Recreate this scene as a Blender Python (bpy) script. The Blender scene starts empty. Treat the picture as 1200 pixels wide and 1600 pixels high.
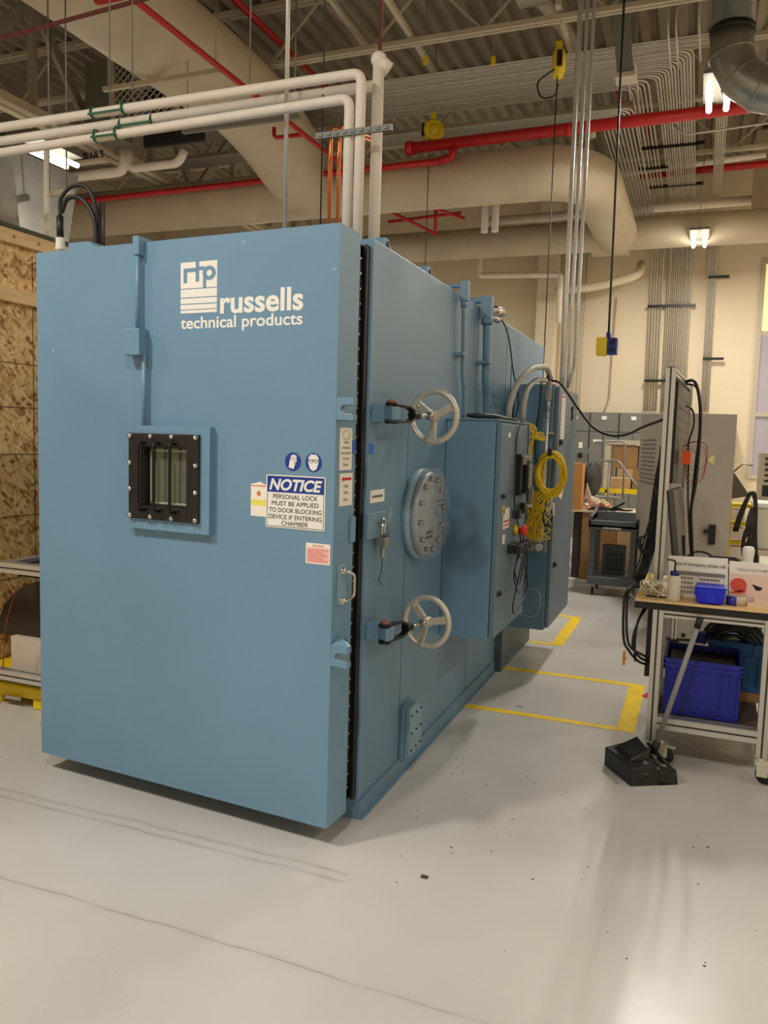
import bpy, math, random
from mathutils import Matrix, Vector
random.seed(7)
C = bpy.context.scene.collection
S = bpy.context.scene
PI = math.pi
# ---------------------------------------------------------------- camera, light, exposure
def place_camera():
    yaw, pitch, roll = 0.373358, -0.093402, 0.029636
    cy, sy, cp, sp = math.cos(yaw), math.sin(yaw), math.cos(pitch), math.sin(pitch)
    f = Vector((-sy*cp, cy*cp, sp)); r = Vector((cy, sy, 0)); u = r.cross(f)
    c, s = math.cos(roll), math.sin(roll)
    r2 = c*r + s*u; u2 = -s*r + c*u
    cam = bpy.data.cameras.new('camera'); o = bpy.data.objects.new('camera', cam); C.objects.link(o)
    m = Matrix.Identity(4)
    for i in range(3):
        m[i][0] = r2[i]; m[i][1] = u2[i]; m[i][2] = -f[i]
    m[0][3], m[1][3], m[2][3] = 1.23633, -2.95857, 1.6
    o.matrix_world = m
    cam.sensor_fit = 'VERTICAL'; cam.sensor_height = 36; cam.lens = 1243.82/1600*36
    cam.clip_start = .05; cam.clip_end = 100
    S.camera = o
place_camera()
S.view_settings.view_transform = 'Standard'; S.view_settings.look = 'None'
S.view_settings.gamma = 1; S.view_settings.use_curve_mapping = False
S.view_settings.exposure = 0.02
w = bpy.data.worlds.new('world'); S.world = w; w.use_nodes = True
w.node_tree.nodes['Background'].inputs[0].default_value = (1, .9, .78, 1)
w.node_tree.nodes['Background'].inputs[1].default_value = .25
LAMP = 88.0
LIGHT_COL = (1.0, .94, .86)
def area(x, y, z, sx, sy, e):
    L = bpy.data.lights.new('high_bay_light', 'AREA'); L.shape = 'RECTANGLE'; L.size = sx; L.size_y = sy
    L.energy = e; L.color = LIGHT_COL
    o = bpy.data.objects.new('high_bay_light', L); C.objects.link(o); o.location = (x, y, z)
LIGHTS = [(-5.33, 3.85, 4.5, .9), (1.2, 5.1, 4.8, 1.3), (1.055, 9.35, 4.53, .9),
          (-2.3, -2.9, 4.9, 1.8), (.6, -3.4, 4.9, .9), (4.7, 1.2, 4.8, .45), (-5.8, -2.4, 4.9, 1.1), (-5.6, 8.6, 4.9, .6), (4.7, 6.0, 4.8, .8), (4.7, 9.7, 4.6, .8), (4.7, -3.2, 4.9, .5)]
for x, y, z, k in LIGHTS:
    for s in (-.075, .075): area(x+s, y, z-.083, .05, .6, LAMP*k/2)

# ---------------------------------------------------------------- materials
def lin(c):
    return tuple((v/255/12.92 if v/255 <= .04045 else ((v/255+.055)/1.055)**2.4) for v in c)
MATS = {}
def mat(name, col, rough=.5, metal=0, var=0, scale=6, bump=0, bscale=60, spec=.5, emit=None, es=0, coat=0, alpha=1, trans=0, stretch=None):
    if name in MATS: return MATS[name]
    m = bpy.data.materials.new(name); m.use_nodes = True; N = m.node_tree.nodes; Lk = m.node_tree.links
    b = N['Principled BSDF']; c = lin(col)
    b.inputs['Base Color'].default_value = (*c, 1); b.inputs['Roughness'].default_value = rough
    b.inputs['Metallic'].default_value = metal; b.inputs['Specular IOR Level'].default_value = spec
    b.inputs['Coat Weight'].default_value = coat; b.inputs['Alpha'].default_value = alpha
    b.inputs['Transmission Weight'].default_value = trans
    if emit:
        b.inputs['Emission Color'].default_value = (*lin(emit), 1); b.inputs['Emission Strength'].default_value = es
    tc = N.new('ShaderNodeTexCoord'); src = tc.outputs['Object']
    if stretch:
        mp = N.new('ShaderNodeMapping'); mp.inputs['Scale'].default_value = stretch; Lk.new(src, mp.inputs[0]); src = mp.outputs[0]
    if var:
        n = N.new('ShaderNodeTexNoise'); n.inputs['Scale'].default_value = scale; n.inputs['Detail'].default_value = 5; Lk.new(src, n.inputs[0])
        r = N.new('ShaderNodeValToRGB'); r.color_ramp.elements[0].position = .3; r.color_ramp.elements[1].position = .7
        r.color_ramp.elements[0].color = (*[v*(1-var) for v in c], 1); r.color_ramp.elements[1].color = (*[min(1, v*(1+var)) for v in c], 1)
        Lk.new(n.outputs[0], r.inputs[0]); Lk.new(r.outputs[0], b.inputs['Base Color'])
    if bump:
        n2 = N.new('ShaderNodeTexNoise'); n2.inputs['Scale'].default_value = bscale; n2.inputs['Detail'].default_value = 4; Lk.new(src, n2.inputs[0])
        bp = N.new('ShaderNodeBump'); bp.inputs['Strength'].default_value = bump; bp.inputs['Distance'].default_value = .01
        Lk.new(n2.outputs[0], bp.inputs['Height']); Lk.new(bp.outputs[0], b.inputs['Normal'])
    MATS[name] = m
    return m
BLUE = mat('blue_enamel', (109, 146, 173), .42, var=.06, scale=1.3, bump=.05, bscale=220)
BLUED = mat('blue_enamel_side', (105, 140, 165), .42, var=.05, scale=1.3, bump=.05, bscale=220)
BLACK = mat('black_rubber', (22, 21, 20), .5)
BLKM = mat('black_metal', (28, 26, 25), .38, metal=.3)
BLKP = mat('black_plastic', (30, 29, 28), .42, var=.2, scale=9)
CHROME = mat('bright_steel', (200, 198, 190), .2, metal=1)
STEEL = mat('steel', (150, 148, 142), .35, metal=1)
CAST = mat('cast_aluminium', (205, 198, 184), .4, metal=.5, bump=.2, bscale=150)
GALV = mat('galvanised', (165, 165, 158), .32, metal=.85, var=.2, scale=4)
EMT = mat('conduit_steel', (206, 203, 195), .35, metal=.45)
EMTP = mat('painted_conduit', (196, 186, 168), .5)
ALU = mat('aluminium_extrusion', (205, 203, 195), .35, metal=.55)
ALUD = mat('aluminium_slot', (70, 68, 64), .5, metal=.4)
WHITE = mat('white_vinyl', (240, 238, 230), .45)
CREAM = mat('painted_steel_beige', (198, 186, 162), .55, var=.08, scale=3)
DARKST = mat('dark_steel', (84, 80, 72), .55, var=.15, scale=3)
DECK = mat('deck_paint', (150, 140, 122), .6, var=.1, scale=2)
WRAP = mat('duct_wrap', (208, 194, 168), .55, var=.07, scale=2.5, bump=1.0, bscale=5)
PIPEW = mat('pipe_jacket', (242, 232, 218), .5, var=.05, scale=5, bump=.25, bscale=18)
RED = mat('red_paint', (196, 30, 34), .4, var=.08)
REDD = mat('red_oxide_pipe', (112, 48, 38), .5)
COPPER = mat('copper', (205, 120, 70), .3, metal=.9)
YEL = mat('yellow_plastic', (236, 205, 20), .45, var=.06)
YELP = mat('yellow_tape_paint', (246, 206, 10), .5, var=.12, scale=12)
YWIRE = mat('yellow_wire', (252, 216, 30), .4)
WALLP = mat('wall_paint', (232, 217, 187), .75, var=.02, scale=.6)
GREY = mat('grey_enamel', (120, 124, 122), .5, var=.04)
GREYB = mat('beige_grey_enamel', (176, 168, 156), .5, var=.04)
CARTG = mat('cart_plastic', (92, 94, 94), .55, var=.08)
CARD = mat('cardboard', (186, 150, 106), .8, var=.1, scale=4)
CARDD = mat('brown_board', (156, 116, 70), .75, var=.12, scale=5)
WOOD = mat('pine', (232, 196, 140), .65, var=.12, scale=3, stretch=(2, 2, 20))
MAPLE = mat('maple_laminate', (236, 200, 140), .4, var=.04, scale=6)
TOTE = mat('blue_tote', (22, 34, 150), .42, var=.08)
TOTE2 = mat('light_blue_tote', (30, 96, 160), .45, var=.08)
BINB = mat('bright_blue_bin', (20, 40, 215), .35)
GREEN = mat('green_plastic', (20, 96, 60), .5)
ORANGE = mat('orange_plastic', (240, 90, 20), .5)
SIGNB = mat('sign_blue', (24, 58, 150), .45)
INK = mat('ink', (26, 26, 26), .6)
INKG = mat('grey_ink', (130, 126, 120), .6)
PINK = mat('pink_print', (240, 186, 176), .6)
REDI = mat('red_print', (200, 36, 40), .5)
PAPER = mat('paper', (242, 236, 224), .7)
CLEAR = mat('milky_plastic', (236, 226, 204), .3, alpha=.72)
FILM = mat('clear_wrap', (235, 238, 240), .12, alpha=.09, bump=.9, bscale=30)
PORT = mat('port_plate', (150, 162, 170), .35, metal=.3, var=.06)
GLASS = mat('window_glass', (120, 126, 112), .06, metal=.55, var=.25, scale=3)  # grey-green tone stands for the room and lit interior reflected in the pane
LILAC = mat('frosted_pane', (172, 164, 172), .25, emit=(190, 180, 190), es=.12, var=.1, scale=1.2)
AMBER = mat('lit_pane', (250, 226, 160), .3, emit=(250, 226, 160), es=.7)
TUBE = mat('lamp_tube', (255, 255, 255), .5, emit=(255, 246, 226), es=12)
BRONZE = mat('bronze_pin', (150, 96, 80), .5, metal=.3)
DGREEN = mat('dark_green_film', (44, 56, 30), .6)
GREYBAR = mat('grey_tube', (140, 140, 136), .4)

def osb_material():
    m = bpy.data.materials.new('oriented_strand_board'); m.use_nodes = True; N = m.node_tree.nodes; L = m.node_tree.links
    b = N['Principled BSDF']; b.inputs['Roughness'].default_value = .7
    tc = N.new('ShaderNodeTexCoord')
    cols = []
    for rot, sc in ((.5, (1, 5, 20)), (-.7, (1, 5, 19)), (1.35, (1, 6, 18)), (2.2, (1, 9, 30))):
        mp = N.new('ShaderNodeMapping'); mp.vector_type = 'TEXTURE'; mp.inputs['Rotation'].default_value = (rot, 0, 0); mp.inputs['Scale'].default_value = (1, 1/sc[1], 1/sc[2])
        L.new(tc.outputs['Object'], mp.inputs[0])
        v = N.new('ShaderNodeTexVoronoi'); v.inputs['Scale'].default_value = 2.2; L.new(mp.outputs[0], v.inputs[0])
        sp = N.new('ShaderNodeSeparateColor'); L.new(v.outputs['Color'], sp.inputs[0]); cols.append(sp.outputs[0])
    a = N.new('ShaderNodeMath'); a.operation = 'MAXIMUM'; L.new(cols[0], a.inputs[0]); L.new(cols[1], a.inputs[1])
    a2 = N.new('ShaderNodeMath'); a2.operation = 'MULTIPLY'; L.new(a.outputs[0], a2.inputs[0])
    a3 = N.new('ShaderNodeMath'); a3.operation = 'MAXIMUM'; L.new(cols[2], a3.inputs[0]); L.new(cols[3], a3.inputs[1]); L.new(a3.outputs[0], a2.inputs[1])
    r = N.new('ShaderNodeValToRGB'); e = r.color_ramp.elements
    e[0].position = .06; e[0].color = (*lin((150, 102, 52)), 1); e[1].position = .85; e[1].color = (*lin((246, 214, 152)), 1)
    x = e.new(.3); x.color = (*lin((220, 176, 110)), 1)
    L.new(a2.outputs[0], r.inputs[0]); L.new(r.outputs[0], b.inputs['Base Color'])
    bp = N.new('ShaderNodeBump'); bp.inputs['Strength'].default_value = .4; bp.inputs['Distance'].default_value = .004
    L.new(a2.outputs[0], bp.inputs['Height']); L.new(bp.outputs[0], b.inputs['Normal'])
    return m
OSB = osb_material()

def floor_material():
    m = bpy.data.materials.new('epoxy_floor'); m.use_nodes = True; N = m.node_tree.nodes; L = m.node_tree.links
    b = N['Principled BSDF']
    tc = N.new('ShaderNodeNewGeometry'); O = tc.outputs['Position']
    n = N.new('ShaderNodeTexNoise'); n.inputs['Scale'].default_value = .9; n.inputs['Detail'].default_value = 7; L.new(O, n.inputs[0])
    r = N.new('ShaderNodeValToRGB'); r.color_ramp.elements[0].position = .3; r.color_ramp.elements[1].position = .72
    r.color_ramp.elements[0].color = (*lin((190, 187, 181)), 1); r.color_ramp.elements[1].color = (*lin((206, 203, 197)), 1)
    L.new(n.outputs[0], r.inputs[0])
    # scuffs
    n2 = N.new('ShaderNodeTexNoise'); n2.inputs['Scale'].default_value = 16; n2.inputs['Detail'].default_value = 6; n2.inputs['Roughness'].default_value = .7; L.new(O, n2.inputs[0])
    r2 = N.new('ShaderNodeValToRGB'); r2.color_ramp.elements[0].position = .68; r2.color_ramp.elements[1].position = .8; L.new(n2.outputs[0], r2.inputs[0])
    mx = N.new('ShaderNodeMix'); mx.data_type = 'RGBA'; mx.inputs['B'].default_value = (*lin((150, 144, 134)), 1)
    L.new(r2.outputs[0], mx.inputs['Factor']); L.new(r.outputs[0], mx.inputs['A'])
    # hairline joints running across the bay
    sx = N.new('ShaderNodeSeparateXYZ'); L.new(O, sx.inputs[0])
    n3 = N.new('ShaderNodeTexNoise'); n3.inputs['Scale'].default_value = 3; L.new(O, n3.inputs[0])
    ad = N.new('ShaderNodeMath'); ad.operation = 'MULTIPLY_ADD'; ad.inputs[1].default_value = .05; L.new(n3.outputs[0], ad.inputs[0]); L.new(sx.outputs[1], ad.inputs[2])
    outs = []
    for y in (-.40, -.455, -.925):
        s1 = N.new('ShaderNodeMath'); s1.operation = 'SUBTRACT'; L.new(ad.outputs[0], s1.inputs[0]); s1.inputs[1].default_value = y+.025
        s2 = N.new('ShaderNodeMath'); s2.operation = 'ABSOLUTE'; L.new(s1.outputs[0], s2.inputs[0])
        s3 = N.new('ShaderNodeMath'); s3.operation = 'LESS_THAN'; L.new(s2.outputs[0], s3.inputs[0]); s3.inputs[1].default_value = .0022
        sb = N.new('ShaderNodeMapRange'); sb.interpolation_type = 'SMOOTHSTEP'; sb.inputs['From Min'].default_value = .0; sb.inputs['From Max'].default_value = .03; sb.inputs['To Min'].default_value = .22; sb.inputs['To Max'].default_value = 0; L.new(s2.outputs[0], sb.inputs[0])
        sm = N.new('ShaderNodeMath'); sm.operation = 'MAXIMUM'; L.new(s3.outputs[0], sm.inputs[0]); L.new(sb.outputs[0], sm.inputs[1])
        outs.append(sm.outputs[0])
    lim = N.new('ShaderNodeMath'); lim.operation = 'LESS_THAN'; lim.inputs[1].default_value = .14; L.new(sx.outputs[0], lim.inputs[0])
    q0 = N.new('ShaderNodeMath'); q0.operation = 'MAXIMUM'; L.new(outs[0], q0.inputs[0]); L.new(outs[1], q0.inputs[1])
    q = N.new('ShaderNodeMath'); q.operation = 'MULTIPLY'; L.new(q0.outputs[0], q.inputs[0]); L.new(lim.outputs[0], q.inputs[1])
    q2 = N.new('ShaderNodeMath'); q2.operation = 'MAXIMUM'; L.new(q.outputs[0], q2.inputs[0]); L.new(outs[2], q2.inputs[1])
    n4 = N.new('ShaderNodeTexNoise'); n4.inputs['Scale'].default_value = 5; L.new(O, n4.inputs[0])
    g = N.new('ShaderNodeMath'); g.operation = 'MULTIPLY'; L.new(q2.outputs[0], g.inputs[0]); L.new(n4.outputs[0], g.inputs[1])
    mx2 = N.new('ShaderNodeMix'); mx2.data_type = 'RGBA'; mx2.inputs['B'].default_value = (*lin((110, 100, 88)), 1)
    L.new(g.outputs[0], mx2.inputs['Factor']); L.new(mx.outputs['Result'], mx2.inputs['A'])
    L.new(mx2.outputs['Result'], b.inputs['Base Color'])
    rr = N.new('ShaderNodeMapRange'); rr.inputs['To Min'].default_value = .22; rr.inputs['To Max'].default_value = .36
    L.new(n.outputs[0], rr.inputs[0]); L.new(rr.outputs[0], b.inputs['Roughness'])
    bp = N.new('ShaderNodeBump'); bp.inputs['Strength'].default_value = .12; bp.inputs['Distance'].default_value = .01
    n5 = N.new('ShaderNodeTexNoise'); n5.inputs['Scale'].default_value = 7; n5.inputs['Detail'].default_value = 3; L.new(O, n5.inputs[0])
    L.new(n5.outputs[0], bp.inputs['Height']); L.new(bp.outputs[0], b.inputs['Normal'])
    return m
FLOOR = floor_material()

# ---------------------------------------------------------------- mesh builder
MW = {}
def wm(o): return MW.get(o.name, Matrix.Identity(4))
class MB:
    def __init__(s): s.v = []; s.f = []; s.m = []; s.sm = []; s.mi = 0
    def add(s, vs, fs, smooth=False):
        k = len(s.v); s.v += [Vector(p) for p in vs]
        for f in fs: s.f.append([i+k for i in f]); s.m.append(s.mi); s.sm.append(smooth)
        return s
    def box(s, x0, x1, y0, y1, z0, z1):
        return s.add([(x, y, z) for x in (x0, x1) for y in (y0, y1) for z in (z0, z1)],
                     [(0, 1, 3, 2), (4, 6, 7, 5), (0, 4, 5, 1), (2, 3, 7, 6), (0, 2, 6, 4), (1, 5, 7, 3)])
    def hexa(s, p):   # 8 points: bottom ring 4, top ring 4
        return s.add(p, [(3, 2, 1, 0), (4, 5, 6, 7), (0, 1, 5, 4), (1, 2, 6, 5), (2, 3, 7, 6), (3, 0, 4, 7)])
    def bar(s, a, b, w, h, up=(0, 0, 1)):   # rectangular bar from a to b
        a = Vector(a); b = Vector(b); d = (b-a).normalized(); u = Vector(up)
        if abs(d.dot(u)) > .98: u = Vector((0, 1, 0))
        x = d.cross(u).normalized(); z = x.cross(d).normalized()
        ring = [(-w/2, -h/2), (w/2, -h/2), (w/2, h/2), (-w/2, h/2)]
        return s.add([a+x*i+z*j for i, j in ring]+[b+x*i+z*j for i, j in ring],
                     [(0, 1, 2, 3), (7, 6, 5, 4), (0, 4, 5, 1), (1, 5, 6, 2), (2, 6, 7, 3), (3, 7, 4, 0)])
    def prism(s, poly, axis, a, b):   # polygon in the two other axes, extruded along axis
        def P(p, t):
            return {'x': (t, p[0], p[1]), 'y': (p[0], t, p[1]), 'z': (p[0], p[1], t)}[axis]
        n = len(poly)
        return s.add([P(p, a) for p in poly]+[P(p, b) for p in poly],
                     [tuple(range(n))[::-1], tuple(range(n, 2*n))]+[(i, (i+1) % n, n+(i+1) % n, n+i) for i in range(n)])
    def tube(s, pts, r, n=10, closed=False, cap=True, flat=None):
        pts = [Vector(p) for p in pts]; N = len(pts); k = len(s.v)
        rs = r if isinstance(r, (list, tuple)) else [r]*N
        T = []
        for i in range(N):
            if closed: t = pts[(i+1) % N]-pts[i-1]
            else: t = pts[min(i+1, N-1)]-pts[max(i-1, 0)]
            T.append(t.normalized() if t.length > 1e-9 else Vector((0, 0, 1)))
        u = T[0].orthogonal().normalized(); fr = []
        for i in range(N):
            if i: u = (u-T[i]*u.dot(T[i])).normalized() if (u-T[i]*u.dot(T[i])).length > 1e-6 else T[i].orthogonal().normalized()
            fr.append((u.copy(), T[i].cross(u)))
        vs = []
        for i in range(N):
            a, b = fr[i]
            for j in range(n):
                t = 2*PI*j/n; vs.append(pts[i]+(a*math.cos(t)+b*math.sin(t))*rs[i])
        fs = []
        for i in range(N if closed else N-1):
            i2 = (i+1) % N
            for j in range(n): fs.append((i*n+j, i*n+(j+1) % n, i2*n+(j+1) % n, i2*n+j))
        s.add(vs, fs, True)
        if cap and not closed:
            s.add([], []);
            s.f.append([k+j for j in range(n)][::-1]); s.m.append(s.mi); s.sm.append(False)
            s.f.append([k+(N-1)*n+j for j in range(n)]); s.m.append(s.mi); s.sm.append(False)
        return s
    def cyl(s, a, b, r, n=16, r2=None): return s.tube([a, b], [r, r if r2 is None else r2], n)
    def lathe(s, prof, o=(0, 0, 0), axis=(0, 0, 1), n=20):   # prof: (radius, height) list
        ax = Vector(axis).normalized(); u = ax.orthogonal().normalized(); w_ = ax.cross(u); o = Vector(o)
        vs = []; 
        for r, h in prof:
            for j in range(n):
                t = 2*PI*j/n; vs.append(o+ax*h+(u*math.cos(t)+w_*math.sin(t))*r)
        fs = [(i*n+j, i*n+(j+1) % n, (i+1)*n+(j+1) % n, (i+1)*n+j) for i in range(len(prof)-1) for j in range(n)]
        return s.add(vs, fs, True)
    def ring(s, o, axis, R, r, n=36, m=10, sx=1.0):
        ax = Vector(axis).normalized(); u = ax.orthogonal().normalized(); w_ = ax.cross(u); o = Vector(o)
        return s.tube([o+(u*math.cos(2*PI*i/n)+w_*math.sin(2*PI*i/n))*R for i in range(n)], r, m, closed=True)
    def ball(s, o, r, n=10):
        return s.lathe([(max(1e-4, r*math.sin(PI*i/6)), -r*math.cos(PI*i/6)) for i in range(7)], o, n=n)
    def build(s, name, mats, parent=None, label=None, bevel=0, xf=None, local=False):
        if not isinstance(mats, (list, tuple)): mats = [mats]
        vs = s.v
        if xf is not None: vs = [xf @ v for v in vs]
        me = bpy.data.meshes.new(name)
        if parent is not None:
            if not local: inv = wm(parent).inverted(); vs = [inv @ v for v in vs]
            org = Vector((0, 0, 0)); mw = wm(parent)
        else:
            lo = [min(v[i] for v in vs) for i in range(3)]; hi = [max(v[i] for v in vs) for i in range(3)]
            org = Vector(((lo[0]+hi[0])/2, (lo[1]+hi[1])/2, lo[2])); vs = [v-org for v in vs]; mw = Matrix.Translation(org)
        me.from_pydata([tuple(v) for v in vs], [], s.f)
        for m in mats: me.materials.append(m)
        me.polygons.foreach_set('material_index', s.m); me.polygons.foreach_set('use_smooth', s.sm)
        me.update()
        o = bpy.data.objects.new(name, me); C.objects.link(o); o.location = org
        if parent is not None: o.parent = parent
        MW[o.name] = mw
        if label: o['label'] = label
        if bevel:
            b = o.modifiers.new('bevel', 'BEVEL'); b.width = bevel; b.segments = 2; b.limit_method = 'ANGLE'; b.angle_limit = .7
            b.harden_normals = False
        return o
def thing(name, label, cat, loc, rz=0, group=None):
    o = bpy.data.objects.new(name, None); C.objects.link(o); o.location = loc; o.rotation_euler = (0, 0, rz); o.empty_display_size = .1
    o['label'] = label; o['category'] = cat
    if group: o['group'] = group
    MW[o.name] = Matrix.Translation(Vector(loc)) @ Matrix.Rotation(rz, 4, 'Z')
    return o
def solo(mb, name, mats, label, cat, group=None, bevel=0, kind=None):
    o = mb.build(name, mats, bevel=bevel); o['label'] = label; o['category'] = cat
    if group: o['group'] = group
    if kind: o['kind'] = kind
    return o
def struct(mb, name, mats, bevel=0):
    o = mb.build(name, mats, bevel=bevel); o['kind'] = 'structure'; return o
def dup(root, off, label=None):
    r = root.copy(); C.objects.link(r); r.location = root.location+Vector(off)
    if label: r['label'] = label
    for ch in list(root.children):
        c = ch.copy(); C.objects.link(c); c.parent = r
        for g in list(ch.children):
            d = g.copy(); C.objects.link(d); d.parent = c
    return r
def rpath(pts, r, n=5):   # polyline with rounded corners
    pts = [Vector(p) for p in pts]; out = [pts[0]]
    for i in range(1, len(pts)-1):
        a, b, c = pts[i-1], pts[i], pts[i+1]; d1 = (a-b); d2 = (c-b)
        q = min(r, d1.length*.49, d2.length*.49); p1 = b+d1.normalized()*q; p2 = b+d2.normalized()*q
        for k in range(n+1):
            t = k/n; out.append(p1*(1-t)**2+b*2*t*(1-t)+p2*t*t)
    out.append(pts[-1]); return out
def smooth_path(pts, n=6):   # Catmull-Rom
    P = [Vector(p) for p in pts]; P = [P[0]*2-P[1]]+P+[P[-1]*2-P[-2]]; out = []
    for i in range(1, len(P)-2):
        for k in range(n):
            t = k/n; a, b, c, d = P[i-1:i+3]
            out.append(.5*((2*b)+(c-a)*t+(2*a-5*b+4*c-d)*t*t+(3*b-a-3*c+d)*t**3))
    out.append(P[-2]); return out
def wire(pts, r, n=6, k=6): return MB().tube(smooth_path(pts, k), r, n)
def letters(mb, s, u0, u1, z0, z1, y, th=.001, bold=0, shear=0, plane='y'):
    cu = bpy.data.curves.new('t', 'FONT'); cu.body = s; cu.offset = bold; cu.shear = shear; cu.resolution_u = 5
    o = bpy.data.objects.new('t', cu); C.objects.link(o)
    dg = bpy.context.evaluated_depsgraph_get(); me = bpy.data.meshes.new_from_object(o.evaluated_get(dg))
    vs = [v.co.copy() for v in me.vertices]; fs = [tuple(p.vertices) for p in me.polygons]
    bpy.data.objects.remove(o); bpy.data.curves.remove(cu); bpy.data.meshes.remove(me)
    if not vs: return mb
    lo = [min(v[i] for v in vs) for i in (0, 1)]; hi = [max(v[i] for v in vs) for i in (0, 1)]
    out = []
    for v in vs:
        a = u0+(v.x-lo[0])/(hi[0]-lo[0])*(u1-u0); b = z0+(v.y-lo[1])/(hi[1]-lo[1])*(z1-z0)
        out.append((a, y, b) if plane == 'y' else (y, a, b))
    return mb.add(out, fs)
def rrect(a0, a1, b0, b1, r, n=4):
    P = []
    for (cx, cy, t0) in ((a1-r, b0+r, -PI/2), (a1-r, b1-r, 0), (a0+r, b1-r, PI/2), (a0+r, b0+r, PI)):
        for k in range(n+1):
            t = t0+PI/2*k/n; P.append((cx+r*math.cos(t), cy+r*math.sin(t)))
    return P
def circ(cx, cy, r, n=28, sx=1): return [(cx+r*sx*math.cos(2*PI*i/n), cy+r*math.sin(2*PI*i/n)) for i in range(n)]

# ---------------------------------------------------------------- room shell
X0, X1, Y0, Y1, ZD = -9.6, 5.4, -7.5, 11.5, 6.25
struct(MB().box(X0, X1, Y0, Y1+.2, -.1, 0), 'floor', FLOOR)
b = MB()   # corrugated roof deck, flutes running along y
x = X0; per = .2; prof = []
while x < X1:
    prof += [(x, ZD), (x+.035, ZD+.07), (x+.1, ZD+.07), (x+.135, ZD)]; x += per
prof = [p for p in prof]
top = [(X1, ZD+.14), (X0, ZD+.14)]
n = len(prof)
b.add([(p[0], Y0, p[1]) for p in prof]+[(p[0], Y1+.2, p[1]) for p in prof], [(i, i+1, n+i+1, n+i) for i in range(n-1)])
b.box(X0, X1, Y0, Y1+.2, ZD+.09, ZD+.15)
struct(b, 'ceiling', DECK)
# back wall with the window opening
WX0, WX1, WZ0, WZ1 = 2.0, 3.6, 1.1, 4.62
b = MB().box(X0, WX0, Y1, Y1+.2, 0, ZD+.1).box(WX1, X1, Y1, Y1+.2, 0, ZD+.1).box(WX0, WX1, Y1, Y1+.2, 0, WZ0).box(WX0, WX1, Y1, Y1+.2, WZ1, ZD+.1)
struct(b, 'wall_back', WALLP)
struct(MB().box(X0-.2, X0, Y0, Y1+.2, 0, ZD+.1), 'wall_left', mat('left_wall_paint', (196, 184, 162), .75))
struct(MB().box(X1, X1+.2, Y0, Y1+.2, 0, ZD+.1), 'wall_right', WALLP)
struct(MB().box(X0, X1, Y0-.2, Y0, 0, ZD+.1), 'wall_front', WALLP)
struct(MB().box(-1.58, -1.22, Y1-.28, Y1, 0, ZD-.02), 'wall_back_pier', WALLP, .02)
b = MB()
for x in (WX0, WX0+1.0, WX1-.05): b.box(x, x+.06, Y1-.03, Y1+.06, WZ0, WZ1)
for z in (WZ0, 2.12, WZ1-.06): b.box(WX0-.002, WX1, Y1-.034, Y1+.064, z, z+.07)
wf = struct(b, 'window_1', mat('window_frame', (196, 186, 168), .5))
MB().box(WX0+.06, WX1, Y1+.01, Y1+.03, 3.5, WZ1).build('upper_pane', AMBER, wf, 'lit amber pane')
MB().box(WX0+.06, WX1, Y1+.01, Y1+.03, 2.19, 3.42).build('middle_pane', LILAC, wf, 'frosted lilac pane')
MB().box(WX0+.02, WX1, Y1, Y1+.04, 3.42, 3.5).build('rail', mat('window_frame', (196, 186, 168), .5), wf)
MB().box(WX0+.06, WX1, Y1+.01, Y1+.03, WZ0+.05, 2.12).build('lower_pane', LILAC, wf, 'frosted lilac pane')

# ---------------------------------------------------------------- roof steel
def joist(y, zb, label, x0=-9.4, x1=5.3, dz=.55):
    t = thing('roof_joist', label, 'joist', ((x0+x1)/2, y, zb))
    MB().box(x0, x1, y-.05, y-.008, zb, zb+.045).box(x0, x1, y+.008, y+.05, zb, zb+.045).build('bottom_chord', CREAM, t)
    MB().box(x0, x1, y-.06, y-.008, ZD-.05, ZD-.002).box(x0, x1, y+.008, y+.06, ZD-.05, ZD-.002).build('top_chord', CREAM, t)
    wb = MB(); x = x0; up = False
    while x+.6 <= x1:
        za, zc = (ZD-.04, zb+.03) if up else (zb+.03, ZD-.04)
        wb.bar((x, y, za), (x+.6, y, zc), .022, .022); up = not up; x += .6
    wb.build('web', CREAM, t)
joist(3.0, 5.6, 'beige open web roof joist nearest the viewer, above the duct')
joist(5.05, 5.6, 'beige open web roof joist just in front of the long conduit bundle')
joist(7.3, 5.6, 'beige open web roof joist behind the long conduit bundle')
joist(9.3, 5.65, 'beige open web roof joist over the far low duct')
# bridging bars lying along y under the deck
b = 0
for k, (x, y0, y1, z) in enumerate([(-2.45, 3.9, 6.6, 5.95), (-1.75, 3.9, 6.6, 5.72), (-.25, 4.9, 6.3, 5.7), (1.35, 4.6, 7.0, 5.7)]):
    solo(MB().bar((x, y0, z), (x, y1, z-.1), .05, .05), 'bridging_bar', CREAM,
         ['beige bridging angle furthest left between the roof joists', 'beige bridging angle above the white insulated pipes', 'beige bridging angle beside the yellow cable reel', 'beige bridging angle near the shiny round duct'][k], 'beam')
# left truss girder
t = thing('truss_girder', 'cream steel truss girder crossing the upper left ceiling', 'beam', (-5.7, 5, 5.0))
MB().box(-5.86, -5.76, -1, 11.4, 4.93, 5.02).box(-5.70, -5.60, -1, 11.4, 4.93, 5.02).build('bottom_chord', CREAM, t)
MB().box(-5.82, -5.64, -1, 11.4, ZD-.1, ZD-.002).build('top_chord', CREAM, t)
wb = MB()
for i in range(6):
    y = -1+i*2.0
    wb.bar((-5.73, y, 5.0), (-5.73, y+1, ZD-.08), .12, .06, (1, 0, 0)); wb.bar((-5.73, y+1, ZD-.08), (-5.73, y+2, 5.0), .12, .06, (1, 0, 0))
    wb.box(-5.77, -5.69, y+.97, y+1.03, 5.0, ZD-.08)
wb.build('web', mat('truss_web', (168, 158, 140), .6), t)
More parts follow.
